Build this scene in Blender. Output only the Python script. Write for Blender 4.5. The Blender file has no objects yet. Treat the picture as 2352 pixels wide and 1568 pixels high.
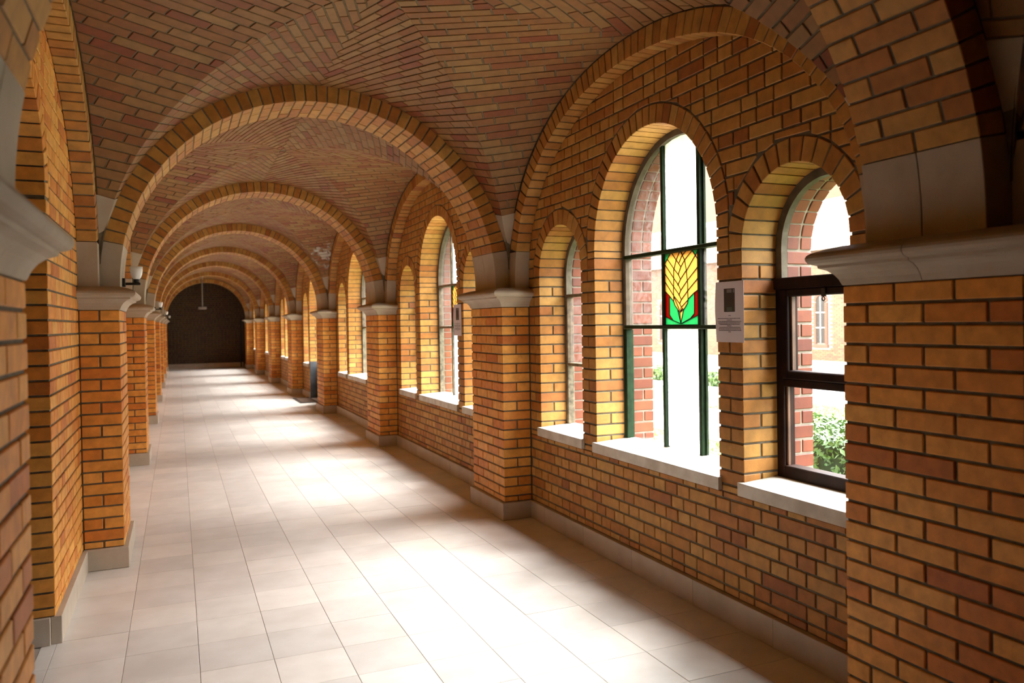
import bpy, bmesh, math, random
from math import sin, cos, pi, sqrt, asin, acos, atan2, atan, hypot
from mathutils import Vector, Matrix, noise
from mathutils.geometry import delaunay_2d_cdt

random.seed(11)
scn = bpy.context.scene
COL = scn.collection

# ------------------------------------------------------------------ camera
CAM_H, F_PX, YAW, PITCH, ROLL = 1.4563, 1881.76, 0.43030, -0.01230, -0.01560
SHX, SHY = 95.23, -22.43
_fw = Vector((sin(YAW)*cos(PITCH), cos(YAW)*cos(PITCH), sin(PITCH)))
_rt = Vector((cos(YAW), -sin(YAW), 0)); _up = _rt.cross(_fw)
_c, _s = cos(ROLL), sin(ROLL)
RT, UP, FW = _c*_rt+_s*_up, -_s*_rt+_c*_up, _fw
cd = bpy.data.cameras.new('camera'); cam = bpy.data.objects.new('camera', cd); COL.objects.link(cam)
M = Matrix((RT, UP, -FW)).transposed().to_4x4(); M.translation = Vector((0, 0, CAM_H)); cam.matrix_world = M
cd.sensor_width = 36; cd.lens = 36*F_PX/2352; cd.shift_x = -SHX/2352; cd.shift_y = SHY/2352
cd.clip_start = 0.02; cd.clip_end = 300
cd.dof.use_dof = True; cd.dof.focus_distance = 4.6; cd.dof.aperture_fstop = 3.2
scn.camera = cam

# ------------------------------------------------------------------ sky and exposure
SKY = 1.22
w = bpy.data.worlds.new('world'); scn.world = w; w.use_nodes = True
nt = w.node_tree; nt.nodes.clear()
o_ = nt.nodes.new('ShaderNodeOutputWorld'); bg = nt.nodes.new('ShaderNodeBackground')
bg.inputs[0].default_value = (0.90, 0.95, 1.0, 1); bg.inputs[1].default_value = SKY
nt.links.new(bg.outputs[0], o_.inputs[0])
# veiled sun high over the courtyard: a wide, soft source
sd_ = bpy.data.lights.new('sun', 'SUN'); sd_.energy = 2.4; sd_.angle = math.radians(48); sd_.color = (1.0, .985, .97)
sun = bpy.data.objects.new('sun', sd_); COL.objects.link(sun)
SUN_EL, SUN_AZ = math.radians(50), math.radians(0)       # azimuth turns the beam down the corridor, away from the camera
sun.rotation_euler = Vector((-cos(SUN_EL)*cos(SUN_AZ), cos(SUN_EL)*sin(SUN_AZ), -sin(SUN_EL))).to_track_quat('-Z', 'Y').to_euler()
sun.location = (30, -5, 40)
vs = scn.view_settings; vs.view_transform = 'Standard'; vs.look = 'None'; vs.gamma = 1.0; vs.use_curve_mapping = False
vs.exposure = 4.1
cy = scn.cycles
cy.max_bounces = 14; cy.diffuse_bounces = 10; cy.glossy_bounces = 4; cy.transparent_max_bounces = 16; cy.transmission_bounces = 6
cy.use_denoising = True; cy.caustics_reflective = False; cy.caustics_refractive = False
cy.sample_clamp_indirect = 6.0

# ------------------------------------------------------------------ materials
def newmat(name):
    m = bpy.data.materials.new(name); m.use_nodes = True
    t = m.node_tree; b = t.nodes['Principled BSDF']
    return m, t, b
def ramp(t, stops, interp='LINEAR'):
    r = t.nodes.new('ShaderNodeValToRGB'); r.color_ramp.interpolation = interp
    e = r.color_ramp.elements
    while len(e) > 1: e.remove(e[-1])
    e[0].position = stops[0][0]; e[0].color = (*stops[0][1], 1)
    for p, c in stops[1:]:
        n = e.new(p); n.color = (*c, 1)
    return r
def noisetex(t, scale, detail=3, coord='pos', rough=.55):
    n = t.nodes.new('ShaderNodeTexNoise'); n.inputs['Scale'].default_value = scale; n.inputs['Detail'].default_value = detail
    n.inputs['Roughness'].default_value = rough
    g = t.nodes.new('ShaderNodeNewGeometry'); t.links.new(g.outputs['Position'], n.inputs['Vector'])
    return n
def mixcol(t, a, b, fac, mode='MIX'):
    m = t.nodes.new('ShaderNodeMix'); m.data_type = 'RGBA'; m.blend_type = mode
    for k, v in (('A', a), ('B', b)):
        i = [x for x in m.inputs if x.name == k and x.type == 'RGBA'][0]
        if isinstance(v, tuple): i.default_value = (*v, 1)
        else: t.links.new(v, i)
    if isinstance(fac, (int, float)): m.inputs[0].default_value = fac
    else: t.links.new(fac, m.inputs[0])
    return [x for x in m.outputs if x.type == 'RGBA'][0]
def math_(t, op, a, b=None):
    m = t.nodes.new('ShaderNodeMath'); m.operation = op
    for i, v in enumerate((a, b)):
        if v is None: continue
        if isinstance(v, (int, float)): m.inputs[i].default_value = v
        else: t.links.new(v, m.inputs[i])
    return m.outputs[0]
def rnd(t):
    oi = t.nodes.new('ShaderNodeObjectInfo'); g = t.nodes.new('ShaderNodeNewGeometry')
    return math_(t, 'FRACT', math_(t, 'ADD', oi.outputs['Random'], g.outputs['Random Per Island']))
def bump(t, b, h, strength=.3, dist=.002):
    n = t.nodes.new('ShaderNodeBump'); n.inputs['Strength'].default_value = strength; n.inputs['Distance'].default_value = dist
    t.links.new(h, n.inputs['Height']); t.links.new(n.outputs[0], b.inputs['Normal'])
def brickmat(name, stops, rough=.6, grain=.22, stain=None):
    m, t, b = newmat(name)
    r = ramp(t, stops); t.links.new(rnd(t), r.inputs[0])
    n = noisetex(t, 18, 4); n2 = noisetex(t, 160, 2)
    v = ramp(t, [(.3, (1-grain,)*3), (.7, (1+grain*.6,)*3)]); t.links.new(n.outputs[0], v.inputs[0])
    c = mixcol(t, r.outputs[0], v.outputs[0], 1.0, 'MULTIPLY')
    sp = ramp(t, [(.69, (1, 1, 1)), (.75, (.45, .4, .35))]); t.links.new(n2.outputs[0], sp.inputs[0])
    c = mixcol(t, c, sp.outputs[0], .5, 'MULTIPLY')
    if stain:                                   # lime bloom from a leak, at one place on the vault
        g = t.nodes.new('ShaderNodeNewGeometry'); vm = t.nodes.new('ShaderNodeVectorMath'); vm.operation = 'DISTANCE'
        t.links.new(g.outputs['Position'], vm.inputs[0]); vm.inputs[1].default_value = stain
        n4 = noisetex(t, 9, 4); k = math_(t, 'ADD', vm.outputs['Value'], math_(t, 'MULTIPLY', n4.outputs[0], .9))
        sm = ramp(t, [(.60, (1, 1, 1)), (.72, (0, 0, 0))]); t.links.new(k, sm.inputs[0])
        c = mixcol(t, c, (.42, .40, .36), sm.outputs[0])
    t.links.new(c, b.inputs['Base Color']); b.inputs['Roughness'].default_value = rough
    b.inputs['Specular IOR Level'].default_value = .35
    bump(t, b, n2.outputs[0], .25, .002)
    return m
def stonemat(name, c1, c2, rough=.7, scale=6, spots=.0, vary=.0, bumps=.2, spec=.4):
    m, t, b = newmat(name)
    n = noisetex(t, scale, 5); n2 = noisetex(t, 140, 2)
    r = ramp(t, [(.35, c1), (.65, c2)]); t.links.new(n.outputs[0], r.inputs[0]); c = r.outputs[0]
    if spots:
        n3 = noisetex(t, 330, 2); sp = ramp(t, [(.68, (1, 1, 1)), (.74, (.4, .32, .25))]); t.links.new(n3.outputs[0], sp.inputs[0])
        c = mixcol(t, c, sp.outputs[0], spots, 'MULTIPLY')
    if vary:
        v = ramp(t, [(0, (1-vary,)*3), (1, (1+vary*.4, 1+vary*.35, 1+vary*.25))]); t.links.new(rnd(t), v.inputs[0])
        c = mixcol(t, c, v.outputs[0], 1.0, 'MULTIPLY')
    t.links.new(c, b.inputs['Base Color']); b.inputs['Roughness'].default_value = rough
    b.inputs['Specular IOR Level'].default_value = spec
    if bumps: bump(t, b, n2.outputs[0], bumps, .002)
    return m
def plain(name, col, rough=.5, metal=0.0, spec=.5, grain=0.0, scale=20):
    m, t, b = newmat(name)
    b.inputs['Roughness'].default_value = rough; b.inputs['Metallic'].default_value = metal
    b.inputs['Specular IOR Level'].default_value = spec
    if grain:
        n = noisetex(t, scale, 4); v = ramp(t, [(.35, tuple(x*(1-grain) for x in col)), (.65, tuple(min(1, x*(1+grain)) for x in col))])
        t.links.new(n.outputs[0], v.inputs[0]); t.links.new(v.outputs[0], b.inputs['Base Color'])
    else: b.inputs['Base Color'].default_value = (*col, 1)
    return m
def glassmat(name, tint=(1, 1, 1), trans=1.0, ripple=0.0, diff=(.95, .95, .92)):
    """pane: straight-through transmission mixed with translucent scatter and a Fresnel sheen"""
    m = bpy.data.materials.new(name); m.use_nodes = True; t = m.node_tree; t.nodes.clear()
    out = t.nodes.new('ShaderNodeOutputMaterial'); tr = t.nodes.new('ShaderNodeBsdfTransparent'); tr.inputs[0].default_value = (*tint, 1)
    tl = t.nodes.new('ShaderNodeBsdfTranslucent'); tl.inputs[0].default_value = (*diff, 1)
    mx = t.nodes.new('ShaderNodeMixShader'); mx.inputs[0].default_value = 1-trans
    if ripple:
        n = noisetex(t, 30, 3); n.inputs['Distortion'].default_value = 1.5
        r = ramp(t, [(.4, (max(0, 1-trans-ripple),)*3), (.6, (min(1, 1-trans+ripple),)*3)]); t.links.new(n.outputs[0], r.inputs[0]); t.links.new(r.outputs[0], mx.inputs[0])
    gl = t.nodes.new('ShaderNodeBsdfGlossy'); gl.inputs['Roughness'].default_value = .05 if trans > .8 else .2
    lwt = t.nodes.new('ShaderNodeLayerWeight'); fr = t.nodes.new('ShaderNodeMath'); fr.operation = 'POWER'; fr.inputs[1].default_value = 4
    t.links.new(lwt.outputs['Facing'], fr.inputs[0])
    fr2 = t.nodes.new('ShaderNodeMath'); fr2.operation = 'MULTIPLY_ADD'; fr2.inputs[1].default_value = .5; fr2.inputs[2].default_value = .03
    t.links.new(fr.outputs[0], fr2.inputs[0]); fr = fr2
    m2 = t.nodes.new('ShaderNodeMixShader')
    t.links.new(tr.outputs[0], mx.inputs[1]); t.links.new(tl.outputs[0], mx.inputs[2])
    t.links.new(fr.outputs[0], m2.inputs[0]); t.links.new(mx.outputs[0], m2.inputs[1]); t.links.new(gl.outputs[0], m2.inputs[2])
    t.links.new(m2.outputs[0], out.inputs[0])
    return m

BR = brickmat('shade_toned_brick', [(0, (.46, .245, .060)), (.3, (.435, .215, .047)), (.64, (.405, .175, .035)), (.92, (.35, .13, .026)), (1, (.29, .095, .022))])  # darker copy of the brick: the right side's shade put into the colour
PB = brickmat('lit_toned_brick', [(0, (.73, .37, .08)), (.3, (.70, .325, .060)), (.66, (.66, .265, .043)), (.93, (.58, .20, .032)), (1, (.48, .145, .024))])  # brighter copy of the brick: light on left wall and pillars put into colour
EB = brickmat('very_dark_brick', [(0, (.075, .035, .008)), (.6, (.06, .024, .006)), (1, (.045, .014, .005))])  # very dark brown brick for the end wall and last bay's sides
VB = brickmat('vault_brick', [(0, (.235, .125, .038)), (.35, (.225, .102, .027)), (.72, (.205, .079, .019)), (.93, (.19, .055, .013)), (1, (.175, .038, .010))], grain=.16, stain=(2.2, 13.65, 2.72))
XB = brickmat('red_brick', [(0, (.155, .036, .013)), (.6, (.125, .026, .010)), (1, (.092, .017, .007))], grain=.2)
YB = brickmat('courtyard_brick', [(0, (.145, .078, .029)), (.6, (.125, .059, .022)), (1, (.10, .04, .016))])
MO = stonemat('mortar', (.10, .085, .06), (.16, .14, .10), .9, 25)
MOV = stonemat('vault_mortar', (.11, .085, .05), (.165, .13, .08), .9, 25)
MOX = stonemat('white_mortar', (.20, .165, .125), (.27, .225, .18), .9, 25)
ST = stonemat('limestone', (0.345, 0.285, 0.21), (0.405, 0.345, 0.266), .72, 5, spots=.75)
SILL = stonemat('sill_stone', (.44, .40, .33), (.60, .57, .50), .6, 9, spots=.3)
BB = stonemat('baseboard_stone', (0.425, 0.365, 0.289), (0.484, 0.425, 0.34), .5, 7, spots=.3, vary=.06)
TI = stonemat('floor_tile', (.60, .565, .525), (.68, .65, .615), .30, 5, vary=.13, bumps=.03, spec=.5)
GR = plain('grout', (.30, .26, .22), .9)
CEM = stonemat('cement_fillet', (.085, .068, .045), (.14, .115, .08), .9, 18)
GRN = plain('green_paint', (.008, .022, .007), .6, spec=.15, grain=.35, scale=30)
DIRTY = plain('dirty_cream_paint', (.12, .095, .06), .55, spec=.3, grain=.55, scale=22)
WOOD = plain('dark_brown_wood', (.014, .005, .003), .6, spec=.12, grain=.4, scale=12)
WOODL = plain('sash_bead_wood', (.10, .045, .022), .5, grain=.3, scale=12)
IRON = plain('black_iron', (.02, .018, .016), .5, .4)
LEAD = plain('lead_came', (.01, .01, .01), .7)
GREY = plain('grey_sheet_metal', (.07, .072, .078), .7, .0, spec=.1, grain=.3, scale=6)
PAPER = plain('paper', (.62, .57, .60), .8)
INK = plain('ink', (.02, .02, .02), .8)
CLEAR = glassmat('clear_glass', (.96, .97, .96), 1.0)
RIPPLE = glassmat('rippled_glass', (.90, .86, .84), .93, .06, (.16, .15, .145))
FROST = glassmat('obscure_glass', (.9, .9, .88), .18, .12)
GYEL = glassmat('yellow_glass', (.48, .29, .11), .35, .05, (.52, .33, .13))
GGRN = glassmat('green_glass', (.05, .27, .12), .35, .05, (.06, .30, .14))
GRED = glassmat('red_glass', (.22, .004, .006), .35, .05, (.22, .004, .006))
SHADE = plain('white_opal_glass', (.80, .80, .78), .25)

# ------------------------------------------------------------------ object helpers
def mesh_from(name, verts, faces):
    me = bpy.data.meshes.new(name); me.from_pydata([tuple(v) for v in verts], [], faces); me.update(); return me
def link(name, me, mat=None, parent=None, loc=(0, 0, 0), smooth=False):
    o = bpy.data.objects.new(name, me); COL.objects.link(o); o.location = loc
    if mat is not None and me is not None and not me.materials: me.materials.append(mat)
    if parent is not None: o.parent = parent
    if smooth:
        for p in me.polygons: p.use_smooth = True
    return o
def tag(o, label=None, cat=None, group=None, kind=None):
    for k, v in (('label', label), ('category', cat), ('group', group), ('kind', kind)):
        if v: o[k] = v
    return o
def wloc(o):
    v = Vector((0, 0, 0))
    while o is not None: v += Vector(o.location); o = o.parent
    return v
def solid(name, verts, faces, mat, parent=None, smooth=False, fix=True):
    """one mesh object whose verts are given in world space; origin at its bottom centre"""
    vs_ = [Vector(v) for v in verts]
    c = Vector((sum(v.x for v in vs_)/len(vs_), sum(v.y for v in vs_)/len(vs_), min(v.z for v in vs_)))
    base = wloc(parent) if parent is not None else Vector((0, 0, 0))
    me = mesh_from(name, [v-c for v in vs_], faces)
    if fix:
        bm = bmesh.new(); bm.from_mesh(me); bmesh.ops.recalc_face_normals(bm, faces=bm.faces); bm.to_mesh(me); bm.free()
    return link(name, me, mat, parent, c-base, smooth)
def empty(name, loc):
    return link(name, None, None, None, loc)
def copy_tree(o, off=(0, 0, 0), parent=None):
    c = o.copy(); COL.objects.link(c)
    if parent is not None: c.parent = parent
    else: c.location = Vector(o.location)+Vector(off)
    for ch in list(o.children): copy_tree(ch, parent=c)
    return c
def px(p):
    d = Vector(p)-Vector((0, 0, CAM_H)); z = d.dot(FW)
    if z < .05: return None
    return (1176+SHX+F_PX*d.dot(RT)/z, 784+SHY-F_PX*d.dot(UP)/z)
HEXF = [(0, 3, 2, 1), (4, 5, 6, 7), (0, 1, 5, 4), (1, 2, 6, 5), (2, 3, 7, 6), (3, 0, 4, 7)]
def hexa(c, ch=.003):
    """chamfered six-sided block from 8 corners (0-3 bottom ring, 4-7 top ring)"""
    c = [Vector(v) for v in c]; V = []; idx = {}
    for fi, f in enumerate(HEXF):
        for k in range(4):
            i, a, b = f[k], f[k-1], f[(k+1) % 4]
            da, db = c[a]-c[i], c[b]-c[i]
            la, lb = da.length, db.length
            v = c[i]+da*(min(ch/la, .3) if la > 1e-6 else 0)+db*(min(ch/lb, .3) if lb > 1e-6 else 0)
            idx[(fi, i)] = len(V); V.append(v)
    F = [tuple(idx[(fi, i)] for i in f) for fi, f in enumerate(HEXF)]
    E_ = {}
    for fi, f in enumerate(HEXF):
        for k in range(4):
            a, b = f[k], f[(k+1) % 4]; E_.setdefault((min(a, b), max(a, b)), []).append((fi, a, b))
    for (a, b), l in E_.items():
        (f1, a1_, b1_), (f2, _, _) = l
        F.append((idx[(f1, b1_)], idx[(f1, a1_)], idx[(f2, a1_)], idx[(f2, b1_)]))
    for i in range(8):
        fs = [fi for fi, f in enumerate(HEXF) if i in f]
        cen = sum(c, Vector())/8; t3 = [idx[(fi, i)] for fi in fs]
        n = (V[t3[1]]-V[t3[0]]).cross(V[t3[2]]-V[t3[0]])
        if n.dot(c[i]-cen) < 0: t3.reverse()
        F.append(tuple(t3))
    return V, F
def box(x0, x1, y0, y1, z0, z1, ch=.003):
    return hexa([(x0, y0, z0), (x1, y0, z0), (x1, y1, z0), (x0, y1, z0), (x0, y0, z1), (x1, y0, z1), (x1, y1, z1), (x0, y1, z1)], ch)
def rawbox(x0, x1, y0, y1, z0, z1):
    return ([Vector(v) for v in ((x0, y0, z0), (x1, y0, z0), (x1, y1, z0), (x0, y1, z0), (x0, y0, z1), (x1, y0, z1), (x1, y1, z1), (x0, y1, z1))], list(HEXF))
def merge(recs):
    V, F = [], []
    for v, f in recs:
        o = len(V); V += v; F += [tuple(i+o for i in q) for q in f]
    return V, F
def clip(poly, a, b, c):
    """keep a*x+b*y<=c"""
    out = []
    for i in range(len(poly)):
        p, q = poly[i], poly[(i+1) % len(poly)]
        dp, dq = a*p[0]+b*p[1]-c, a*q[0]+b*q[1]-c
        if dp <= 0: out.append(p)
        if (dp < 0 < dq) or (dq < 0 < dp):
            t_ = dp/(dp-dq); out.append((p[0]+(q[0]-p[0])*t_, p[1]+(q[1]-p[1])*t_))
    return out
def area(poly):
    return .5*sum(poly[i][0]*poly[(i+1) % len(poly)][1]-poly[(i+1) % len(poly)][0]*poly[i][1] for i in range(len(poly)))
def inset(poly, d):
    n = len(poly); s = 1 if area(poly) > 0 else -1; out = []
    for i in range(n):
        p0, p1, p2 = poly[i-1], poly[i], poly[(i+1) % n]
        e1 = (p1[0]-p0[0], p1[1]-p0[1]); e2 = (p2[0]-p1[0], p2[1]-p1[1])
        l1, l2 = hypot(*e1) or 1, hypot(*e2) or 1
        n1 = (-e1[1]/l1*s, e1[0]/l1*s); n2 = (-e2[1]/l2*s, e2[0]/l2*s)
        k = 1+n1[0]*n2[0]+n1[1]*n2[1]; k = max(k, .35)
        out.append((p1[0]+d*(n1[0]+n2[0])/k, p1[1]+d*(n1[1]+n2[1])/k))
    return out
def tidy(poly, eps=.004):
    out = []
    for p in poly:
        if not out or hypot(p[0]-out[-1][0], p[1]-out[-1][1]) > eps: out.append(p)
    if len(out) > 1 and hypot(out[0][0]-out[-1][0], out[0][1]-out[-1][1]) <= eps: out.pop()
    return out
def slab(poly, fmap, depth, ch=.003):
    """a brick on any surface: fmap(u, v, d) -> point d below the surface; front chamfer, four-plus sides, no back"""
    poly = tidy(poly)
    if len(poly) < 3: return None
    a_ = area(poly)
    if abs(a_) < .00035: return None
    if a_ < 0: poly = poly[::-1]
    n = len(poly); q = inset(poly, ch)
    V = [fmap(x, y, 0) for x, y in q]+[fmap(x, y, ch) for x, y in poly]+[fmap(x, y, depth) for x, y in poly]
    F = [tuple(range(n))]
    for i in range(n):
        j = (i+1) % n
        F.append((n+i, n+j, j, i)); F.append((2*n+i, 2*n+j, n+j, n+i))
    return V, F
def prism(poly, emap, d0, d1, ch=.003):
    """polygon swept from depth d0 to d1 with chamfered front and back rims"""
    poly = tidy(poly)
    if len(poly) < 3 or abs(area(poly)) < .0003: return None
    if area(poly) < 0: poly = poly[::-1]
    n = len(poly); q = inset(poly, ch)
    V = [emap(x, y, d0) for x, y in q]+[emap(x, y, d0+ch) for x, y in poly]+[emap(x, y, d1-ch) for x, y in poly]+[emap(x, y, d1) for x, y in q]
    F = [tuple(range(n)), tuple(range(4*n-1, 3*n-1, -1))]
    for k in range(3):
        for i in range(n):
            j = (i+1) % n; F.append((k*n+n+i, k*n+n+j, k*n+j, k*n+i))
    return V, F
def fixn(me):
    bm = bmesh.new(); bm.from_mesh(me); bmesh.ops.recalc_face_normals(bm, faces=bm.faces); bm.to_mesh(me); bm.free()
def emit(parent, recs, mat, name='brick', limit=300, minpx=8.0, rest='brickwork', single=True, fix=True):
    """the pieces that show largest become parts of their own, the rest one stuff part"""
    recs = [r for r in recs if r]
    base = wloc(parent); sc = []
    if single:
        for i, (V, F) in enumerate(recs):
            P = [px(v) for v in V]
            if any(p is None for p in P): continue
            xs = [p[0] for p in P]; ys = [p[1] for p in P]
            x0, x1, y0, y1 = max(0, min(xs)), min(2352, max(xs)), max(0, min(ys)), min(1568, max(ys))
            if x1-x0 < 4 or y1-y0 < 4 or max(x1-x0, y1-y0) < minpx: continue
            sc.append(((x1-x0)*(y1-y0), i))
        sc.sort(reverse=True)
    keep = set(i for _, i in sc[:limit])
    for i in sorted(keep):
        V, F = recs[i]
        c = sum((Vector(v) for v in V), Vector())/len(V)
        me = mesh_from(name, [Vector(v)-c for v in V], F)
        if fix: fixn(me)
        link(name, me, mat, parent, c-base)
    r2 = [r for i, r in enumerate(recs) if i not in keep]
    if r2:
        V, F = merge(r2)
        me = mesh_from(rest, [Vector(v)-base for v in V], F)
        if fix: fixn(me)
        o = link(rest, me, mat, parent); o['kind'] = 'stuff'
        return o

# ------------------------------------------------------------------ layout
XR, XL, WR, WL = 2.171, -.317, 2.391, -.537
XC = (XR+XL)/2; PITCH_Y = 4.0897; Y1 = 5.637; PW = .69
ZC, ZP, ZCAP, ZSPR, ZSTONE = 1.57, .128, 1.712, 1.975, 1.735
CH_ = .07                                      # course height
RI = (XR-XL)/2; RO = RI+.11
LA, LBH = (PITCH_Y-PW)/2, 1.165                # wall-arch intrados half span and rise
A1, A2, B0 = RO, (PITCH_Y-PW)/2+.115, RO       # vault half spans and rise
LB2 = 1.28; SUP = 2.1
KS = list(range(0, 8)); YEND = 31.9
def yk(k): return Y1+(k-1)*PITCH_Y
def ybay(k): return yk(k)+PW, yk(k+1)
ORD = {0: 'first', 1: 'second', 2: 'third', 3: 'fourth', 4: 'fifth', 5: 'sixth', 6: 'seventh', 7: 'eighth'}

# ------------------------------------------------------------------ floor
tiles = []
TX, TY = .2975, .331
iy = 0
y = 4.09-TY*18
rows = []
while y < YEND:
    rows.append((y, y+TY)); y += TY
floor = solid('floor', *rawbox(WL-.5, WR+.02, -2.2, YEND+.1, -.12, -.0025), GR)
tag(floor, 'pale limestone paved corridor floor running to the dark end wall', 'floor', kind='structure')
for (y0, y1) in rows:
    j0 = -4
    while True:
        x0 = .06+TX*j0; x1 = x0+TX; j0 += 1
        if x1 < WL+.0: continue
        if x0 > WR-.02: break
        a, b = max(x0, WL-.06), min(x1, WR)
        if b-a < .03: continue
        g = .0011; dz = random.uniform(-.0004, .0004)
        tiles.append(box(a+g, b-g, max(y0, -2)+g, min(y1, YEND)-g, -.02, dz, .0007))
emit(floor, tiles, TI, 'tile', 300, 8, 'paving')
# ------------------------------------------------------------------ pillars
def pillar(side, k):
    s = 1 if side == 'R' else -1
    xf, xw = (XR, WR) if s > 0 else (XL, WL)
    y0 = yk(k); y1 = y0+PW; W_ = PW
    def X(d): return xf+s*d                     # d = depth from the corridor face
    root = empty('pillar', (xf+s*.11, y0+PW/2, 0))
    if side == 'L' and k == 0: y0 -= .07
    core = solid('mortar_core', *rawbox(*sorted((X(.007), X(.225))), y0+.007, y1-.007, 0, ZC+.01), MO, root)
    recs = []
    n = 0; z1 = ZC-.004
    W_ = y1-y0; st = (W_-.02)/3; hf = (W_-.03-2*st)/2
    while z1 > ZP+.012:
        z0 = max(z1-CH_+.010, ZP+.004)
        A = n % 2 == 0
        def add(d0, d1, a, b):
            j = random.uniform(-.0012, .0012)
            x0, x1 = sorted((X(d0+j), X(d1)))
            recs.append(box(x0, x1, a, b, z0, z1))
        if A:
            for i in range(3): add(0, .105, y0+i*(st+.01), y0+i*(st+.01)+st)
            add(.115, .215, y0, y0+.22); add(.115, .215, y1-.22, y1)
        else:
            add(0, .215, y0, y0+hf); add(0, .215, y1-hf, y1)
            for i in range(2): add(0, .105, y0+hf+.01+i*(st+.01), y0+hf+.01+i*(st+.01)+st)
        z1 -= CH_; n += 1
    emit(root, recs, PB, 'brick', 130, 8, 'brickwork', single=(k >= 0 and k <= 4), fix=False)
    e = .0245
    solid('plinth', *box(*sorted((X(-e), X(.22))), y0-e, y1+e, 0, ZP, .004), BB, root)
    # moulded capital in two stones
    prof = [(0, ZC), (.003, ZC+.004), (.010, ZC+.022), (.022, ZC+.040), (.040, ZC+.055), (.060, ZC+.063), (.062, ZC+.073), (.071, ZC+.075),
            (.083, ZC+.080), (.090, ZC+.090), (.092, ZC+.100), (.088, ZC+.110), (.078, ZC+.118), (.045, ZC+.130), (.0, ZC+.1415), (-.05, ZC+.142)]
    ym = (y0+y1)/2
    for h in (0, 1):
        V, F = [], []
        for e_, z in prof:
            if h == 0: path = [(.22, y0-e_), (-e_, y0-e_), (-e_, ym-.0012), (.22, ym-.0012)]
            else: path = [(.22, ym+.0012), (-e_, ym+.0012), (-e_, y1+e_), (.22, y1+e_)]
            V += [Vector((X(d), yy, z)) for d, yy in path]
        m_ = len(prof)
        for i in range(m_-1):
            for j in range(4):
                jj = (j+1) % 4; F.append((i*4+j, i*4+jj, (i+1)*4+jj, (i+1)*4+j))
        F.append((3, 2, 1, 0)); F.append(tuple((m_-1)*4+j for j in range(4)))
        solid('capital_stone', V, F, ST, root)
    sd = 'right' if s > 0 else 'left'
    if k == -1: lab = 'brick pillar with stone capital behind the camera on the %s side' % sd
    elif k == 0: lab = 'brick pillar with stone capital closest to the camera, cut by the %s frame edge' % sd
    else: lab = '%s brick pillar with stone capital counted from the %s frame edge' % (ORD[k], sd)
    tag(root, lab, 'pillar', 'brick pillars along the %s wall' % sd, 'structure')
    return root
pillars = {}
for sd in 'RL':
    for k in KS:
        if k <= 5: pillars[sd, k] = pillar(sd, k)
        else:
            src = pillars[sd, 5]; c = copy_tree(src, (0, (k-5)*PITCH_Y, 0)); pillars[sd, k] = c
            n_ = 'right' if sd == 'R' else 'left'
            c['label'] = '%s brick pillar with stone capital counted from the %s frame edge' % (ORD[k], n_)

# ------------------------------------------------------------------ transverse arches with their springer stones
def arch(k):
    ya = yk(k)+.115; yb = ya+.46; ym = (ya+yb)/2
    root = empty('arch', (XC, ym, ZCAP))
    t0 = asin((ZSPR-ZSTONE)/RI)
    def P(t, r): return XC+r*cos(t), ZSTONE+r*sin(t)
    # springer stones, two across on either side
    for s in (1, -1):
        for a, b in ((ya, ym-.0015), (ym+.0015, yb)):
            poly = [(XR-XC, ZCAP-.002)]+[(RI*cos(t), ZSTONE+RI*sin(t)) for t in [t0*i/5 for i in range(6)]]
            tx = RO*cos(t0); poly += [(tx, ZSTONE+RO*sin(t0)-.002), (WR-XC-.002, ZSTONE+RO*sin(t0)-.002), (WR-XC-.002, ZCAP-.002)]
            r = prism(poly, lambda x, z, d: Vector((XC+s*x, a+d, z)), 0, b-a, .002)
            solid('springer_stone', *r, ST, root)
    # mortar ring
    V, F = [], []; N = 40; g = .006
    for i in range(N+1):
        t = t0+(pi-2*t0)*i/N
        for r, yy in ((RI+g, ya+g), (RI+g, yb-g), (RO+.02, yb-g), (RO+.02, ya+g)):
            x, z = P(t, r); V.append(Vector((x, yy, z)))
    for i in range(N):
        for j in range(4): F.append((i*4+j, i*4+(j+1) % 4, i*4+4+(j+1) % 4, i*4+4+j))
    solid('mortar_core', V, F, MO, root)
    L = (pi-2*t0)*RI; n = int(round(L/CH_)); recs = []
    st = (.46-.01)/2; hf = (.46-.02-st)/2
    for i in range(n):
        a0 = t0+(pi-2*t0)*i/n+.004/RI; a1 = t0+(pi-2*t0)*(i+1)/n-.004/RI
        spans = [(ya, ya+st), (yb-st, yb)] if i % 2 == 0 else [(ya, ya+hf), (ya+hf+.01, ya+hf+.01+st), (yb-hf, yb)]
        for p, q in spans:
            j = random.uniform(-.0012, .0012); r0, r1 = RI+j, RO+.004
            c = [(*P(a0, r0), p), (*P(a0, r1), p), (*P(a1, r1), p), (*P(a1, r0), p)]
            lo = [Vector((x, p, z)) for x, z, _ in c]; hi = [Vector((x, q, z)) for x, z, _ in c]
            recs.append(hexa(lo+hi, .003))
    emit(root, recs, BR, 'brick', 200, 8, 'brickwork', single=(0 <= k <= 4))
    lab = {-1: 'brick arch behind the camera, out of view', 0: 'dim brick arch overhead at the right and left frame edges'}.get(k) or \
        '%s brick arch across the corridor counted from the camera' % ORD[k]
    tag(root, lab, 'arch', 'brick arches across the corridor', 'structure')
    return root
arches = {}
for k in KS:
    if k <= 5: arches[k] = arch(k)
    else:
        arches[k] = copy_tree(arches[5], (0, (k-5)*PITCH_Y, 0)); arches[k]['label'] = '%s brick arch across the corridor counted from the camera' % ORD[k]

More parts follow.
